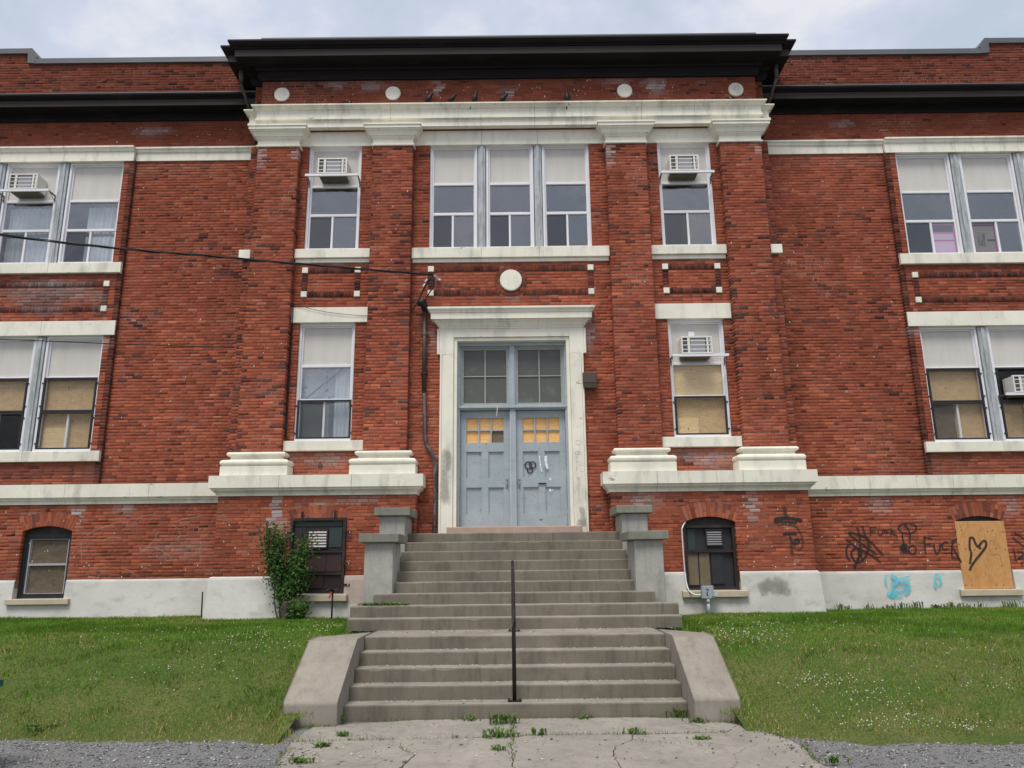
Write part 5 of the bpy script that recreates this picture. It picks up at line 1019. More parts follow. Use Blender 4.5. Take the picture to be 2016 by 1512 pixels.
# standpipe tap, bollard, stake, bin
TP = thing('standpipe', (-3.28, -.62, .82), 'thin black standpipe with a red-handled tap before the timber hatch', 'tap')
MB().tube([(-3.28, -.62, .80), (-3.28, -.62, 1.28)], .016, 8).build('pipe', 'rusty_iron', TP, smooth=True); m = MB(); m.tube([(-3.28, -.62, 1.28), (-3.28, -.64, 1.34), (-3.33, -.68, 1.35), (-3.36, -.72, 1.31)], [.028, .034, .026, .02], 8); m.tube([(-3.28, -.62, 1.33), (-3.2, -.6, 1.345)], .012, 6); m.build('tap_body', 'rusty_iron', TP); MB().tube([(-3.29, -.66, 1.30), (-3.32, -.70, 1.20)], [.012, .018], 6).build('tap_handle', 'red_plastic', TP)
BO = thing('bollard', (-4.08, -.75, .80), 'short brown steel pipe bollard beneath the climbing shrub', 'bollard')
m = MB(); m.tube([(-4.08, -.75, .74), (-4.08, -.75, 1.135), (-4.08, -.75, 1.15)], [.055, .055, .045], 16); m.build('post', 'bollard_brown', BO, smooth=False)
m = MB(); m.tube([(-5.90, .1, .80), (-5.915, .1, 1.31)], .013, 6); tag(m.build('stake', 'rusty_iron', None, (-5.9, .1, .8)), 'thin dark metal stake standing before the white foundation', 'stake')
BN = thing('waste_bin', (-5.07, -7.72, GZ), 'dark teal plastic bin at the gravel edge of the lawn', 'bin')
m = MB(); m.add([(-5.305, -7.95, GZ), (-4.805, -7.95, GZ), (-4.805, -7.5, GZ), (-5.305, -7.5, GZ), (-5.315, -7.98, .68), (-4.775, -7.98, .68), (-4.775, -7.47, .68), (-5.315, -7.47, .68)], [(0, 1, 5, 4), (1, 2, 6, 5), (2, 3, 7, 6), (3, 0, 4, 7), (4, 5, 6, 7), (3, 2, 1, 0)]); m.build('bin_body', 'teal_plastic', BN); m = MB(); m.bbox(-5.345, -4.742, -8.0, -7.44, .682, .74, .012); m.build('lid', 'teal_plastic', BN)
# ================================================================== BIRDS
def bird(x, y, z, yaw, pitch, sc, label):
    prof = [(-.19, .008, .004), (-.13, .016, .008), (-.085, .028, .022), (-.04, .042, .040), (.0, .047, .046), (.035, .040, .042), (.06, .027, .030), (.078, .026, .027), (.095, .024, .024), (.11, .013, .013), (.118, .006, .007), (.14, .001, .001)]
    zc = [-.05, -.035, -.02, -.006, .0, .012, .03, .042, .045, .042, .04, .036]
    n = 10; v = []; Mx = Matrix.Rotation(yaw, 3, 'Z') @ Matrix.Rotation(-pitch, 3, 'Y')
    for (px, wy, wz), zz in zip(prof, zc): v += [Mx @ Vector((px, wy * math.cos(a), zz + wz * math.sin(a))) for a in [2 * math.pi * k / n for k in range(n)]]
    v = [(q.x * sc + x, q.y * sc + y, q.z * sc + z + .075 * sc) for q in v]; f = [(i * n + k, i * n + (k + 1) % n, (i + 1) * n + (k + 1) % n, (i + 1) * n + k) for i in range(len(prof) - 1) for k in range(n)]
    m = MB().add(v, f); 
    for s in (-1, 1): m.tube([(x + s * .012 * sc, y + s * .01, z + .05 * sc), (x + s * .013 * sc, y + s * .012, z)], .004, 5)
    return tag(m.build('bird', 'bird_black', None, (x, y, z), smooth=True), label, 'bird', 'birds on the stone ledge')
for px, yaw, pitch, sc, lb_ in ((844, -.2, .55, 1.1, 'small black bird in front of the white-stained brick, beside the frieze disc'), (889, -.1, .35, 1.0, 'small black bird leaning low on the stone ledge'), (935, -.3, .85, 1.1, 'small black bird with head raised before an orange brick'), (991, .1, .45, 1.05, 'plump small black bird perched on the ledge above the triple window'), (1117, -1.2, 1.15, 1.1, 'upright slim black bird perched apart from the other four')):
    x, z = onY(px, 201, -.30); bird(x, -.29, 11.445, yaw, pitch, sc * 1.2, lb_)
# ================================================================== GRAFFITI
SPN = [0]
def spray(name, strokes, width, Y, mat, parent, label=None, conv=None, soft=1.0):
    m = MB(); col = []; nseg = 0
    for s_i, stx in enumerate(strokes):
        wd = width
        if isinstance(stx, tuple) and isinstance(stx[0], (int, float)): wd, stx = stx
        wd = wd * (1.2 if .011 < wd < .055 else 1.0)
        P = [conv(*p) for p in stx]; P = [onY(x, y, Y) for x, y in P]; P = [(p[0], p[1], 0) for p in P]
        C = curve(P, 7)
        wide = False; SPN[0] += 1; off = .0004 * (SPN[0] % 14); k = len(C); vs = []
        for i, p in enumerate(C):
            a, b = C[max(i - 1, 0)], C[min(i + 1, k - 1)]; dx_, dz_ = b[0] - a[0], b[1] - a[1]; L = math.hypot(dx_, dz_) or 1; nx_, nz_ = -dz_ / L, dx_ / L
            y = Y - off - .0015 * i / max(k, 1); wide = wd > .055; ed_ = .62 if wide else 1.0; tt = min(i, k - 1 - i) / max(k - 1, 1); end = min(1.0, tt * 5) if wide else (.35 if tt == 0 else 1.0)
            for u, aa in ((-1.0, 0), (-.42, ed_), (.42, ed_), (1.0, 0)): jj = wd * .25 * (RNG.random() - .5) if wide else 0; vs.append((p[0] + nx_ * (wd * u + jj), y, p[1] + nz_ * (wd * u + jj))); col.append((aa * end, 0, 0, 1))
        m.add(vs, [(i * 4 + j, i * 4 + j + 1, (i + 1) * 4 + j + 1, (i + 1) * 4 + j) for i in range(k - 1) for j in range(3)])
    return m.build(name, mat, parent, label=label, col=col)
c1 = lambda x, y: (1500 + x / 6.046, 980 + y / 6.046); c2 = lambda x, y: (1730 + x / 6.049, 980 + y / 6.049); c3 = lambda x, y: (x / 3, 1008 + y / 3); c4 = lambda x, y: (820 + x / 5.04, 780 + y / 5.04)
def ell(cx, cy, rx, ry, a0=0, a1=360, n=14): return [(cx + rx * math.cos(math.radians(a0 + (a1 - a0) * i / n)), cy + ry * math.sin(math.radians(a0 + (a1 - a0) * i / n))) for i in range(n + 1)]
GB, GW = PBS - .007, WBS - .007
spray('graffiti', [(.025, [(250, 430), (415, 432)]), [(330, 435), (345, 500), (372, 540), (410, 548), (440, 522), (430, 490), (402, 500), (395, 535)], (.034, [(140, 255), (300, 240), (480, 270)]), (.02, [(140, 290), (250, 285), (420, 300)])], .020, GB, 'spray_black', B, 'black sprayed letter tag on the projecting basement wall', c1)
spray('graffiti', [[(450, 410), (480, 480), (480, 580), (440, 615), (395, 600), (380, 560)], (.03, [(350, 510), (360, 690)]), (.03, [(260, 90), (290, 230)]), (.02, [(190, 340), (260, 310), (400, 340), (450, 410)])], .016, GB, 'spray_faint', B, 'faint black spray loop behind the letter tag', c1)
spray('graffiti', [[(1030, 410), (1060, 450), (1200, 555), (1360, 670)], [(1040, 405), (1150, 440), (1240, 470), (1340, 570), (1440, 680)], [(1010, 495), (1130, 590), (1330, 700), (1415, 770)], [(1130, 340), (1160, 450), (1165, 560), (1190, 740)], [(1195, 335), (1225, 440), (1270, 540), (1250, 660), (1190, 760)], [(1050, 550), (1010, 590), (1010, 690), (1050, 750)], [(1120, 585), (1065, 650), (1090, 730), (1140, 770), (1200, 740)], (.026, [(1150, 600), (1155, 700), (1110, 800), (1100, 845)])], .018, GW, 'spray_black', B, 'black scribbled spray tag of crossing strokes', c1)
spray('graffiti', [[(1285, 345), (1300, 455)], [(1285, 350), (1365, 350)], [(1292, 400), (1345, 395)], [(1385, 380), (1382, 425), (1405, 445), (1432, 425), (1437, 385)], [(1500, 388), (1460, 395), (1462, 418), (1505, 412)]], .012, GW, 'spray_black', B, 'small black sprayed four letter word', c1)
spray('graffiti', [[(155, 360), (140, 445)], [(190, 385), (150, 410), (175, 430), (222, 455)]], .012, GW, 'spray_black', B, 'last letter of the small sprayed word', c2)
spray('graffiti', [ell(343, 362, 108, 60), [(320, 310), (335, 345), (352, 375)], [(318, 315), (305, 350)], [(278, 420), (285, 490), (300, 560)], [(352, 360), (372, 440), (368, 550)], (.05, ell(310, 600, 30, 26)), (.03, ell(315, 600, 12, 12)), ell(402, 618, 42, 52)], .015, GW, 'spray_black', B, 'black sprayed mushroom-like doodle', c2)
spray('graffiti', [[(540, 460), (548, 560), (555, 665)], [(535, 465), (635, 490)], [(560, 550), (630, 545)], [(660, 540), (663, 610), (690, 665), (722, 630), (737, 540)], [(828, 530), (780, 528), (755, 570), (772, 612), (832, 605)], [(878, 500), (868, 610), (872, 715)], [(930, 488), (890, 520), (868, 570)], [(868, 572), (910, 640), (950, 710), (985, 775)], [(872, 715), (950, 716)]], .016, GW, 'spray_black', B, 'large black sprayed four letter word beside the plywood', c2)
spray('graffiti', [[(1075, 480), (1120, 478), (1150, 540), (1182, 580), (1230, 522), (1268, 515), (1278, 565), (1240, 630), (1170, 720), (1110, 800), (1080, 865)], [(1085, 485), (1083, 600), (1102, 660), (1085, 790)], [(1180, 575), (1220, 612)]], .022, WBS - .0135, 'spray_black', w4, 'black sprayed heart', c2)
spray('graffiti', [[(1330, 500), (1325, 560), (1332, 680), (1400, 672), (1440, 690), (1470, 790)], [(1315, 510), (1380, 520), (1370, 560)]], .006, WBS - .0135, 'pencil', w4, None, c2)
spray('graffiti', [[(1600, 605), (1618, 680), (1635, 755)], [(1660, 650), (1705, 640), (1715, 685), (1655, 722), (1740, 718)], [(1615, 415), (1680, 455), (1740, 495)], [(1590, 470), (1740, 590)], (.025, [(1690, 770), (1712, 780)])], .015, GW, 'spray_black', B, 'black sprayed number and slashes past the plywood', c2)
FW = WBS - .066
spray('graffiti', [(.09, [(105, 1130), (230, 1135), (370, 1120)]), (.10, [(110, 1010), (240, 1000), (370, 985)]), (.08, [(115, 1070), (230, 1075), (365, 1060)])], .08, FW, 'spray_haze', B, 'pale turquoise overspray on the foundation', c2)
spray('graffiti', [[(95, 920), (75, 980), (100, 1040)], (.035, [(140, 915), (190, 950), (212, 1000), (170, 1050)]), [(190, 940), (260, 965), (330, 945), (380, 930)], (.03, [(300, 1010), (358, 1020), (355, 1110), (312, 1150)]), [(165, 1040), (180, 1100), (260, 1115), (335, 1060)], (.032, [(95, 1140), (160, 1150), (225, 1140)]), (.028, [(155, 1100), (160, 1200)]), [(120, 1165), (200, 1185), (285, 1172)], [(245, 970), (262, 1010), (300, 990)]], .016, FW - .008, 'spray_cyan', B, 'turquoise sprayed tag on the white foundation', c2)
spray('graffiti', [[(685, 900), (670, 960), (675, 1080)], [(685, 905), (735, 950), (735, 1015), (680, 1030)]], .022, FW - .006, 'spray_cyan', B, 'turquoise sprayed letter p on the white foundation', c2)
spray('chalk_scratches', [[(475, 180), (482, 240), (485, 315)], [(1010, 75), (1050, 95), (1072, 150)], [(860, 208), (930, 215), (985, 250), (1022, 285)], [(720, 330), (760, 345), (800, 372)], [(1060, 350), (1080, 345), (1100, 335)], [(820, 310), (860, 305), (895, 322)], [(1190, 170), (1180, 240), (1188, 295)], [(500, 150), (560, 110), (700, 60)], [(1010, 62), (1100, 40), (1200, 22)], [(780, 80), (830, 30), (920, 10)], [(600, 170), (660, 150), (720, 155)], [(975, 240), (980, 285), (1025, 285)], [(1200, 330), (1250, 355)], [(940, 110), (900, 180), (840, 240)]], .010, GW, 'chalk', B, 'pale chalk scratches on the brick basement wall', c3)['kind'] = 'stuff'
spray('graffiti', [ell(1110, 687, 33, 33), ell(1152, 682, 31, 31), [(1100, 715), (1104, 748), (1130, 764), (1150, 742), (1152, 712)], (.006, [(1110, 722), (1130, 728), (1145, 722)])], .014, .2535 - .012, 'spray_black', dr, 'black sprayed interlocking rings on the door', c4)
spray('paint_drip', [(.013, [(1218, 590), (1226, 660), (1240, 750)]), (.026, [(1282, 590), (1285, 650), (1298, 722)]), (.02, [(1318, 820), (1335, 830)]), (.018, [(1322, 920), (1328, 945)]), (.012, [(1340, 925), (1356, 935)])], .014, .216, 'white_paint', dr, None, c4)
spray('grime_stain', [(.10, [(295, 510), (290, 560), (285, 640), (280, 760), (278, 900), (280, 1010), (300, 1080)]), (.06, [(310, 540), (320, 640), (310, 740)])], .1, Yd - .004, 'grime', B, 'grey rubbed-bare streak on the left door surround', c4)
spray('grime_stain', [(.07, [(1640, 1080), (1650, 1180), (1655, 1300)]), (.08, [(1590, 1240), (1640, 1260), (1690, 1250)])], .1, Yd - .004, 'grime', B, None, c4)
spray('pencil_scrawl', [[(1575, 445), (1600, 440), (1645, 450)], [(1575, 470), (1610, 480), (1650, 475)], ell(1590, 565, 14, 18), ell(1612, 562, 12, 16), [(1600, 590), (1585, 620)], [(1585, 640), (1605, 655)], [(1590, 700), (1585, 740)], [(1620, 680), (1650, 690)], [(1615, 740), (1655, 750)], ell(1608, 815, 12, 14)], .006, Yd - .003, 'pencil', B, None, c4)
cp_ = lambda x, y: (1500 + x / 6.046, 980 + y / 6.046)
spray('grey_smear', [(.12, [(20, 960), (60, 1020), (60, 1130)]), (.13, [(120, 980), (200, 1010), (320, 1080)]), (.10, [(180, 1020), (250, 1100), (360, 1130)]), (.09, [(-20, 990), (10, 1080), (40, 1180)]), (.14, [(30, 1000), (130, 1060), (260, 1090)])], .1, PBS - .05, 'grime', B, 'grey scrubbed smear on the white foundation', cp_)
# ================================================================== VEGETATION
# climbing shrub before the hatch
SH = thing('shrub', (-4.22, -.62, .80), 'leafy green climbing shrub growing against the basement wall', 'shrub')
rr = random.Random(11); br = MB(); tips = []
def branch(p, d, L, r, dep):
    pts = [p]; q = Vector(p); dd = Vector(d).normalized()
    for i in range(5):
        dd = (dd + Vector((rr.uniform(-.22, .22), rr.uniform(-.12, .12), rr.uniform(-.05, .22)))).normalized(); q = q + dd * (L / 5); q.y = min(q.y, -.43); pts.append(tuple(q))
        if dep < 2 and i > 0 and rr.random() < .8: branch(tuple(q), dd + Vector((rr.uniform(-.9, .9), rr.uniform(-.6, .3), rr.uniform(-.1, .6))), L * rr.uniform(.28, .5), r * .55, dep + 1)
        if dep >= 1 or i > 2: tips.append((tuple(q), tuple(dd)))
    br.tube(pts, [r * (1 - .14 * i) for i in range(6)], 5)
for bx, d, L in ((-4.22, (-.06, -.05, 1), 1.6), (-4.16, (.16, -.05, 1), 1.05), (-4.25, (-.28, -.05, 1), 1.05), (-4.2, (.05, -.1, 1), .6), (-4.12, (.6, -.2, .2), .3)): branch((bx + .01, -.60, .80), d, L, .017, 0)
br.build('trunk', 'bark', SH)
LV, LF, LC = [], [], []
def leaf(p, nrm, up, ln, wd, col):
    n_ = Vector(nrm).normalized(); u_ = Vector(up); u_ = (u_ - n_ * u_.dot(n_)).normalized(); s_ = n_.cross(u_); p = Vector(p); k = len(LV)
    LV.extend([tuple(p), tuple(p + u_ * ln * .45 + s_ * wd + n_ * .008), tuple(p + u_ * ln), tuple(p + u_ * ln * .45 - s_ * wd + n_ * .008)]); LF.append((k, k + 1, k + 2, k + 3)); LC.extend([col] * 4)
gr = [(.055, .135, .020), (.075, .17, .026), (.035, .09, .016), (.10, .19, .035), (.045, .11, .02)]
for (p, d) in tips:
    if p[2] > 2.6: continue
    ncl = 15
    for k in range(ncl):
        q = Vector(p) + Vector((rr.gauss(0, .085), rr.gauss(0, .05) - .02, rr.gauss(0, .075)))
        c = rr.choice(gr)
        if q.z > 2.05 and rr.random() < .35: c = (.16, .10, .04)
        leaf(q, (rr.uniform(-.8, .8), -1 + rr.uniform(-.5, .6), rr.uniform(-.2, 1.1)), (rr.uniform(-1, 1), rr.uniform(-.4, .2), rr.uniform(-1, .6)), rr.uniform(.03, .08), rr.uniform(.011, .025), tuple(v * rr.uniform(.5, 1.1) for v in c))
npmesh('crown', LV, LF, 'leaf', SH, np.array(LC), 'stuff')
# weeds
def weed(x, y, z, h, n, spread, name, label, group, seed, mat='weed', blade=False):
    r_ = random.Random(seed); m = MB()
    for k in range(n):
        a = r_.uniform(0, 6.283); tilt = r_.uniform(.15, 1.0) * spread; L = h * r_.uniform(.35, 1.15); bx, by = x + r_.gauss(0, spread * h * .55), y + r_.gauss(0, spread * h * .3); dx_, dy_ = math.cos(a), math.sin(a); wv = (.005 if blade else .012) * r_.uniform(.7, 1.3)
        p0 = Vector((bx, by, z)); p1 = p0 + Vector((dx_ * tilt * L * .5, dy_ * tilt * L * .5, L * .7)); p2 = p0 + Vector((dx_ * tilt * L * 1.1, dy_ * tilt * L * 1.1, L * (1.0 - .45 * tilt))); s_ = Vector((-dy_, dx_, 0)) * wv
        m.add([tuple(p0 - s_ * .4), tuple(p0 + s_ * .4), tuple(p1 + s_), tuple(p1 - s_), tuple(p2)], [(0, 1, 2, 3), (3, 2, 4)])
    return tag(m.build(name, mat, None, (x, y, z)), label, 'weed', group)
wg = 'weeds in the walk cracks'
for i, (px, py, h, n, sp, lb_) in enumerate(((990, 1424, .15, 60, .9, 'tallest weed tuft on the walk, touching the bottom step below the handrail'), (985, 1450, .11, 70, 1.3, 'broad leafy weed on the crossing of two walk cracks'), (980, 1476, .06, 30, 1.0, 'small weed in the straight lengthwise walk joint'), (1060, 1446, .085, 22, .8, 'upright thin weed in the cross crack beside the lengthwise joint'), (1250, 1444, .08, 40, 1.1, 'spreading weed where the cross crack forks'), (1380, 1454, .05, 36, 1.4, 'flat weed patch near the right cheek wall foot'), (678, 1448, .06, 36, 1.3, 'low weed near the left cheek wall foot'), (632, 1470, .06, 46, 1.3, 'weed patch on the broken edge of the walk by the gravel'), (590, 1502, .07, 40, 1.2, 'weed where the walk edge runs into the gravel'), (1640, 1500, .07, 40, 1.0, 'weed growing in gravel beside the walk corner'))):
    x, y = onZ(px, py, .01); weed(x, y, .0, h, n, sp, 'weed', lb_, wg, i)
CG = []
for a, b, dens in (((-2.28, -6.62), (-1.2, -6.55), 170), ((-1.2, -6.55), (-.02, -6.45), 70), ((-.02, -6.45), (.35, -6.41), 60), ((.35, -6.41), (1.2, -6.42), 110), ((1.2, -6.42), (2.2, -6.35), 90), ((-.02, -5.55), (-.02, -6.45), 90), ((-.02, -6.45), (-.05, -6.9), 60), ((-.05, -6.9), (-.02, -7.5), 30), ((-2.0, -5.55), (2.0, -5.51), 260), ((-2.5, -5.84), (-2.0, -5.84), 120), ((2.0, -5.84), (2.5, -5.84), 120), ((-2.2, -6.9), (-2.12, -7.6), 90), ((2.42, -5.98), (2.72, -6.75), 110), ((2.74, -7.05), (2.66, -7.6), 80), ((-1.12, -6.95), (-.95, -7.2), 18), ((1.15, -6.7), (1.9, -7.02), 26)):
    for k in range(dens): t_ = rr.random(); CG.append((a[0] + (b[0] - a[0]) * t_ + rr.gauss(0, .018), a[1] + (b[1] - a[1]) * t_ + rr.gauss(0, .014), rr.uniform(.012, .05) * (1 + (rr.random() < .08)), rr.uniform(0, 6.28)))
gv = []; gcx = []
for x_, y_, h_, a_ in CG: w_ = .005; gv += [(x_ - w_ * math.cos(a_), y_ - w_ * math.sin(a_), -.004), (x_ + w_ * math.cos(a_), y_ + w_ * math.sin(a_), -.004), (x_ + h_ * .6 * math.sin(a_ * 3), y_ + h_ * .6 * math.cos(a_ * 3), h_)]; c_ = rr.choice([(.14, .22, .05), (.10, .19, .035), (.28, .24, .10)]); gcx += [c_] * 3
tag(npmesh('crack_grass', gv, np.arange(len(gv)).reshape(-1, 3), 'grass', None, np.array(gcx)), 'thin grass sprouting along the cracks of the walk', 'grass', None, 'stuff')
for i, (px, py, h, n, sp, lb_) in enumerate(((660, 1418, .10, 50, 1.2, 'leafy weed at the corner of the left cheek wall and bottom step'), (1370, 1420, .08, 40, 1.3, 'low weed before the front of the right cheek wall'), (930, 1416, .07, 30, 1.3, 'small weed against the bottom step beside the tallest tuft'), (1150, 1412, .06, 40, 1.6, 'thin straggling weed against the bottom riser away from the handrail'), (1325, 1400, .13, 30, .8, 'dark weed in the corner of the right cheek wall and bottom step'), (590, 1408, .10, 50, 1.3, 'grassy weed before the front of the left cheek wall'))):
    x, y = onZ(px, py, .01); weed(x, min(y, -5.5) - .03, .0, h, n, sp, 'weed', lb_, 'weeds at the stair foot', 50 + i)
for i, (px, py, h, n) in enumerate(((85, 1440, .12, 60), (122, 1437, .08, 34))):
    x, y = onZ(px, py, .02); weed(x, y, .0, h, n, 1.3, 'weed', ('large broad-leaved weed at the gravel edge of the lawn', 'smaller weed next to the broad-leaved one at the gravel edge')[i], 'weeds at the gravel edge', 70 + i)
for i, px in enumerate((720, 742, 765, 790)): x, z = onY(px, 1190, -2.85); weed(x, -2.86, 1.156, .06, 60, 2.2, 'weed', 'low green weed creeping along the upper step beneath the pier', 'weeds on the step', 80 + i)
for i, px in enumerate((1655, 1670, 1712, 1745, 1757, 1770, 1786, 1805, 1838, 1850, 1862, 1875, 1890, 1905, 1932, 1988, 2005)):
    x, z = onY(px, 1200, .25); where = 'between the projecting corner and the turquoise tag' if px < 1730 else 'below the turquoise tag' if px < 1795 else 'below the turquoise letter' if px < 1868 else 'between the turquoise letter and the plywood sill' if px < 1895 else 'beneath the plywood window sill'
    weed(x, .27, float(lawn_z(x, .27)), rr.uniform(.08, .19), 14, .65, 'weed', 'straggly green weed at the foundation, ' + where, 'weeds along the foundation', 100 + i)
# lawn grass, clover flowers
def patch_mask(x, y): return fbm(x * .55 + 11, y * .8 + 3, 4)
n = 330000
gx = RNG.uniform(-12.2, 12.2, n); gy = RNG.uniform(-6.75, .36, n); half = 0.70 * (gy + 15.3) + .5
edge_l = np.where(gy < -4.25, np.where(gx < 0, 2.615, 2.525), np.where(gy < -3.45, 2.0 + .545 * (-3.45 - gy) / .8, 2.5)); edge_l = np.where(gy < -5.82, 2.35 + .12 * np.sin(gy * 9), edge_l); edge_l = np.where(gy > -3.3, 2.5, edge_l)
ok = (np.abs(gx) < half) & (np.abs(gx) > edge_l) & ~((gy > -.38) & (np.abs(gx) < 5.72)); gx, gy = gx[ok], gy[ok]; gz = lawn_z(gx, gy)
near_edge = np.clip(1 - (gz - GZ) / .24, 0, 1); bare = np.clip((fbm(gx * 1.7 + 20, gy * 2.2 + 66, 3) - .63) * 8, 0, 1); ok = (gz > GZ - .02) & (RNG.random(len(gx)) > np.maximum(near_edge ** 2 * .45, bare * .3)); gx, gy, gz, near_edge = gx[ok], gy[ok], gz[ok], near_edge[ok]; n = len(gx)
pm = patch_mask(gx, gy); pm2 = fbm(gx * 2.1 + 5, gy * 2.6 + 40, 3); dry = np.clip((pm - .53) * 6, 0, 1) * .42 + np.clip((pm2 - .62) * 4, 0, 1) * .35 + near_edge * 1.0
clump = np.clip((fbm(gx * 3.2 + 70, gy * 4.0 + 8, 3) - .60) * 9, 0, 1); lush = np.clip(np.clip((.47 - pm) * 6, 0, 1) + clump, 0, 1); r1_ = RNG.random(n); isdry = r1_ < dry * .75
hgt = RNG.uniform(.016, .04, n) * (1 + .4 * lush + .5 * clump) * (1 - .15 * near_edge); hgt = np.where(np.abs(gx) < 2.85, hgt * 1.5, hgt); wid = RNG.uniform(.0035, .0065, n)
ang = RNG.uniform(0, 6.283, n); lean = RNG.uniform(.1, .9, n) * hgt; la = RNG.uniform(0, 6.283, n)
V = np.empty((n, 3, 3)); V[:, 0] = np.stack([gx - np.cos(ang) * wid, gy - np.sin(ang) * wid, gz - .005], 1); V[:, 1] = np.stack([gx + np.cos(ang) * wid, gy + np.sin(ang) * wid, gz - .005], 1); V[:, 2] = np.stack([gx + np.cos(la) * lean, gy + np.sin(la) * lean, gz + hgt], 1)
gc = np.where(isdry[:, None], np.array([.40, .33, .12]), np.array([.112, .268, .024]) * (1 - .36 * lush[:, None]) + np.array([.05, .035, .0]) * r1_[:, None]) * 1.0 * RNG.uniform(.7, 1.3, n)[:, None]
go = npmesh('lawn_grass', V.reshape(-1, 3), np.arange(n * 3).reshape(-1, 3), 'grass', None, np.repeat(gc, 3, 0)); tag(go, 'short mown grass with dry straw patches covering both lawns', 'grass', None, 'stuff')
fx, fy = [], []
for cxp, cyp, sx, sy, k in ((520, 1262, 90, 22, 60), (640, 1235, 45, 8, 40), (430, 1250, 120, 25, 35), (250, 1250, 120, 22, 25), (400, 1320, 130, 14, 22), (300, 1350, 140, 20, 14), (1460, 1250, 70, 18, 110), (1560, 1245, 110, 22, 45), (1620, 1345, 90, 12, 55), (1720, 1370, 120, 22, 45), (1760, 1430, 130, 16, 80), (1900, 1440, 70, 12, 40), (1880, 1290, 110, 30, 22), (1700, 1230, 200, 14, 30), (1950, 1350, 60, 20, 14)):
    for _ in range(k):
        px, py = rr.gauss(cxp, sx * .6), rr.gauss(cyp, sy * .7); d_ = ray(px, py); t0 = 6.0; hit = None
        for q in np.arange(7.5, 15.0, .04):
            P = CAM + d_ / d_[1] * q
            if P[2] <= float(lawn_z(P[0], P[1])) + .05: hit = P; break
        if hit is not None and abs(hit[0]) > 2.6 and hit[1] < -.45 and lawn_z(hit[0], hit[1]) > .03: fx.append(hit[0]); fy.append(hit[1])
ph_ = np.array([(1, 0, 0), (-1, 0, 0), (0, 1, 0), (0, -1, 0), (0, 0, 1), (0, 0, -1)]); of_ = np.array([(0, 2, 4), (2, 1, 4), (1, 3, 4), (3, 0, 4), (2, 0, 5), (1, 2, 5), (3, 1, 5), (0, 3, 5)])
fx = np.array(fx); fy = np.array(fy); fz = lawn_z(fx, fy) + RNG.uniform(.05, .085, len(fx)); rs = RNG.uniform(.006, .0105, len(fx))
V = np.stack([fx, fy, fz], 1)[:, None, :] + ph_[None] * rs[:, None, None]; Q = (of_[None] + (np.arange(len(fx)) * 6)[:, None, None]).reshape(-1, 3)
tag(npmesh('clover_flowers', V.reshape(-1, 3), Q, 'flower_white'), 'scattered white clover flowers dotting the lawns', 'flowers', None, 'stuff')
# loose gravel and step litter
n = 30000; sx = RNG.uniform(-6.6, 6.6, n); sy = RNG.uniform(-8.6, -5.7, n); ok = (lawn_z(sx, sy) < GZ + .02) & ((sx < -2.15 + RNG.normal(0, .06, n)) | (sx > 2.72 + RNG.normal(0, .05, n)) | (RNG.random(n) < .012 + .5 * np.exp(-np.minimum(np.abs(sx + 2.12), np.abs(sx - 2.66)) / .13))) & (np.abs(sx) < .72 * (sy + 15.3)); sx, sy = sx[ok], sy[ok]; n = len(sx)
rs = RNG.gamma(4, .0022, n).clip(.003, .02); jit = RNG.uniform(.6, 1.3, (n, 6, 1)); inside = (sx > -2.15) & (sx < 2.7); sz = np.where(inside, .014, GZ)
V = np.stack([sx, sy, sz + rs * .2], 1)[:, None, :] + ph_[None] * rs[:, None, None] * jit * np.array([1.2, 1, .7]); Q = (of_[None] + (np.arange(n) * 6)[:, None, None]).reshape(-1, 3)
gcol = np.array([.205, .203, .20])[None] * RNG.gamma(5, .2, n).clip(.35, 2.6)[:, None]
tag(npmesh('gravel_stones', V.reshape(-1, 3), Q, 'gravel_stone', None, np.repeat(gcol, 6, 0)), 'loose grey gravel beside the concrete walk', 'gravel', None, 'stuff')
LT = []
for k in range(4): LT += [(RNG.uniform(-1.95, 1.95), FY[k + 1] - abs(RNG.normal(0, .07)) - .012, (k + 1) * R) for _ in range(60)]
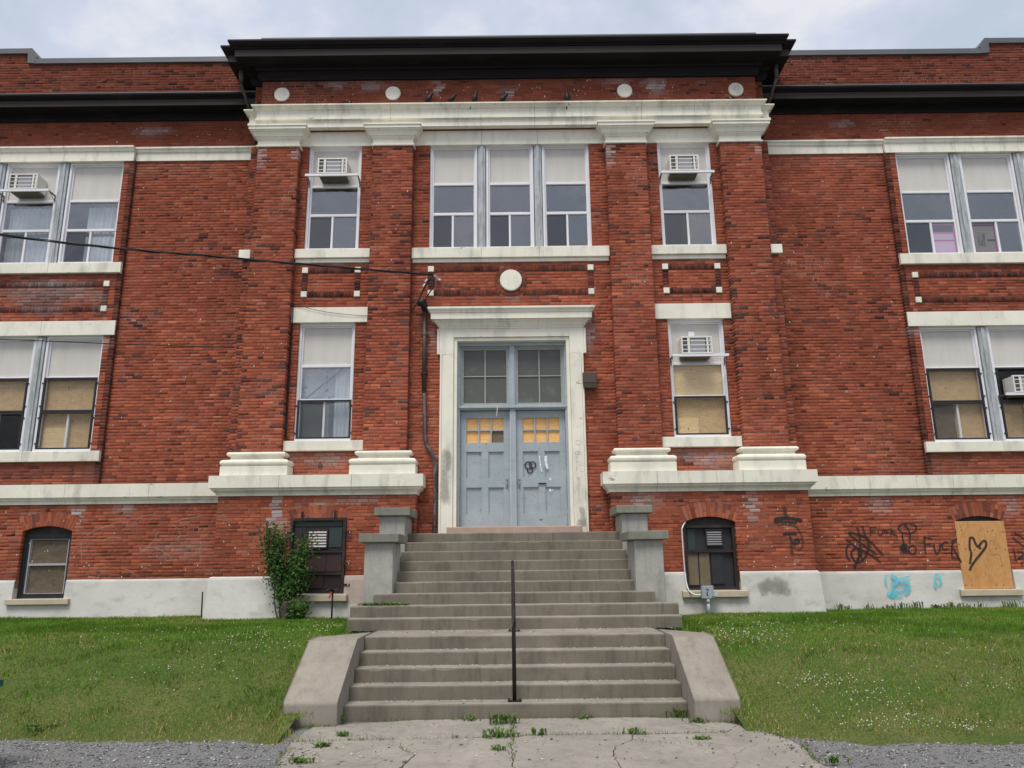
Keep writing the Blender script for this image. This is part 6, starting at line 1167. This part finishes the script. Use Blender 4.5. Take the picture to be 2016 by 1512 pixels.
LT += [(RNG.uniform(-2.3, 2.3), FY[5] - abs(RNG.normal(0, .25)) - .012, 5 * R) for _ in range(120)] + [(RNG.uniform(-2.1, 2.4), RNG.uniform(-7.5, -5.6), .012) for _ in range(170)]
LT = np.array(LT); rs = RNG.uniform(.004, .011, len(LT)); V = (LT + np.array([0, 0, .003]))[:, None, :] + ph_[None] * rs[:, None, None] * RNG.uniform(.5, 1.5, (len(LT), 6, 1)) * np.array([1.4, 1, .5]); Q = (of_[None] + (np.arange(len(LT)) * 6)[:, None, None]).reshape(-1, 3)
lc = np.where(RNG.random((len(LT), 1)) < .62, np.array([[.66, .62, .55]]), np.array([[.10, .075, .05]])) * RNG.uniform(.7, 1.2, (len(LT), 1))
tag(npmesh('step_litter', V.reshape(-1, 3), Q, 'gravel_stone', None, np.repeat(lc, 6, 0)), 'bits of pale grit and leaf litter strewn on steps and walk', 'litter', None, 'stuff')

SPK = []
for (x0, x1, z0, z1, Y, k) in ((-8.3, -5.7, 3.5, 10.5, PAN, 40), (5.7, 8.3, 3.5, 10.5, PAN, 45), (-5.3, 5.3, 11.5, 12.05, PIL, 45), (-5.3, -4.55, 4, 10.4, PIL, 14), (-2.85, -2.1, 4, 10.4, PIL, 12), (2.1, 2.85, 4, 10.4, PIL, 12), (4.55, 5.3, 4, 10.4, PIL, 12), (-10.5, -5.7, 1.6, 3, WBS, 40), (5.7, 8.6, 1.6, 3, WBS, 30), (-9, -5.7, 11, 11.5, PAN, 14), (-5.5, -4.3, 1.6, 3, PBS, 16), (4.3, 5.5, 1.6, 3, PBS, 24)):
    for _ in range(k): SPK.append((RNG.uniform(x0, x1), Y - .007, RNG.uniform(z0, z1)))
SPK = np.array(SPK); n = len(SPK); sw = RNG.uniform(.004, .012, n); sh_ = RNG.uniform(.005, .024, n); an = RNG.uniform(-.6, .6, n)
V = np.empty((n, 4, 3))
for i, (a, b) in enumerate(((-1, -1), (1, -.8), (.7, 1), (-.6, .8))): V[:, i] = SPK + np.stack([a * sw + b * sh_ * an, np.zeros(n), b * sh_], 1)
npmesh('mortar_specks', V.reshape(-1, 3), np.arange(n * 4).reshape(-1, 4), 'litter_pale', B, None, 'stuff')
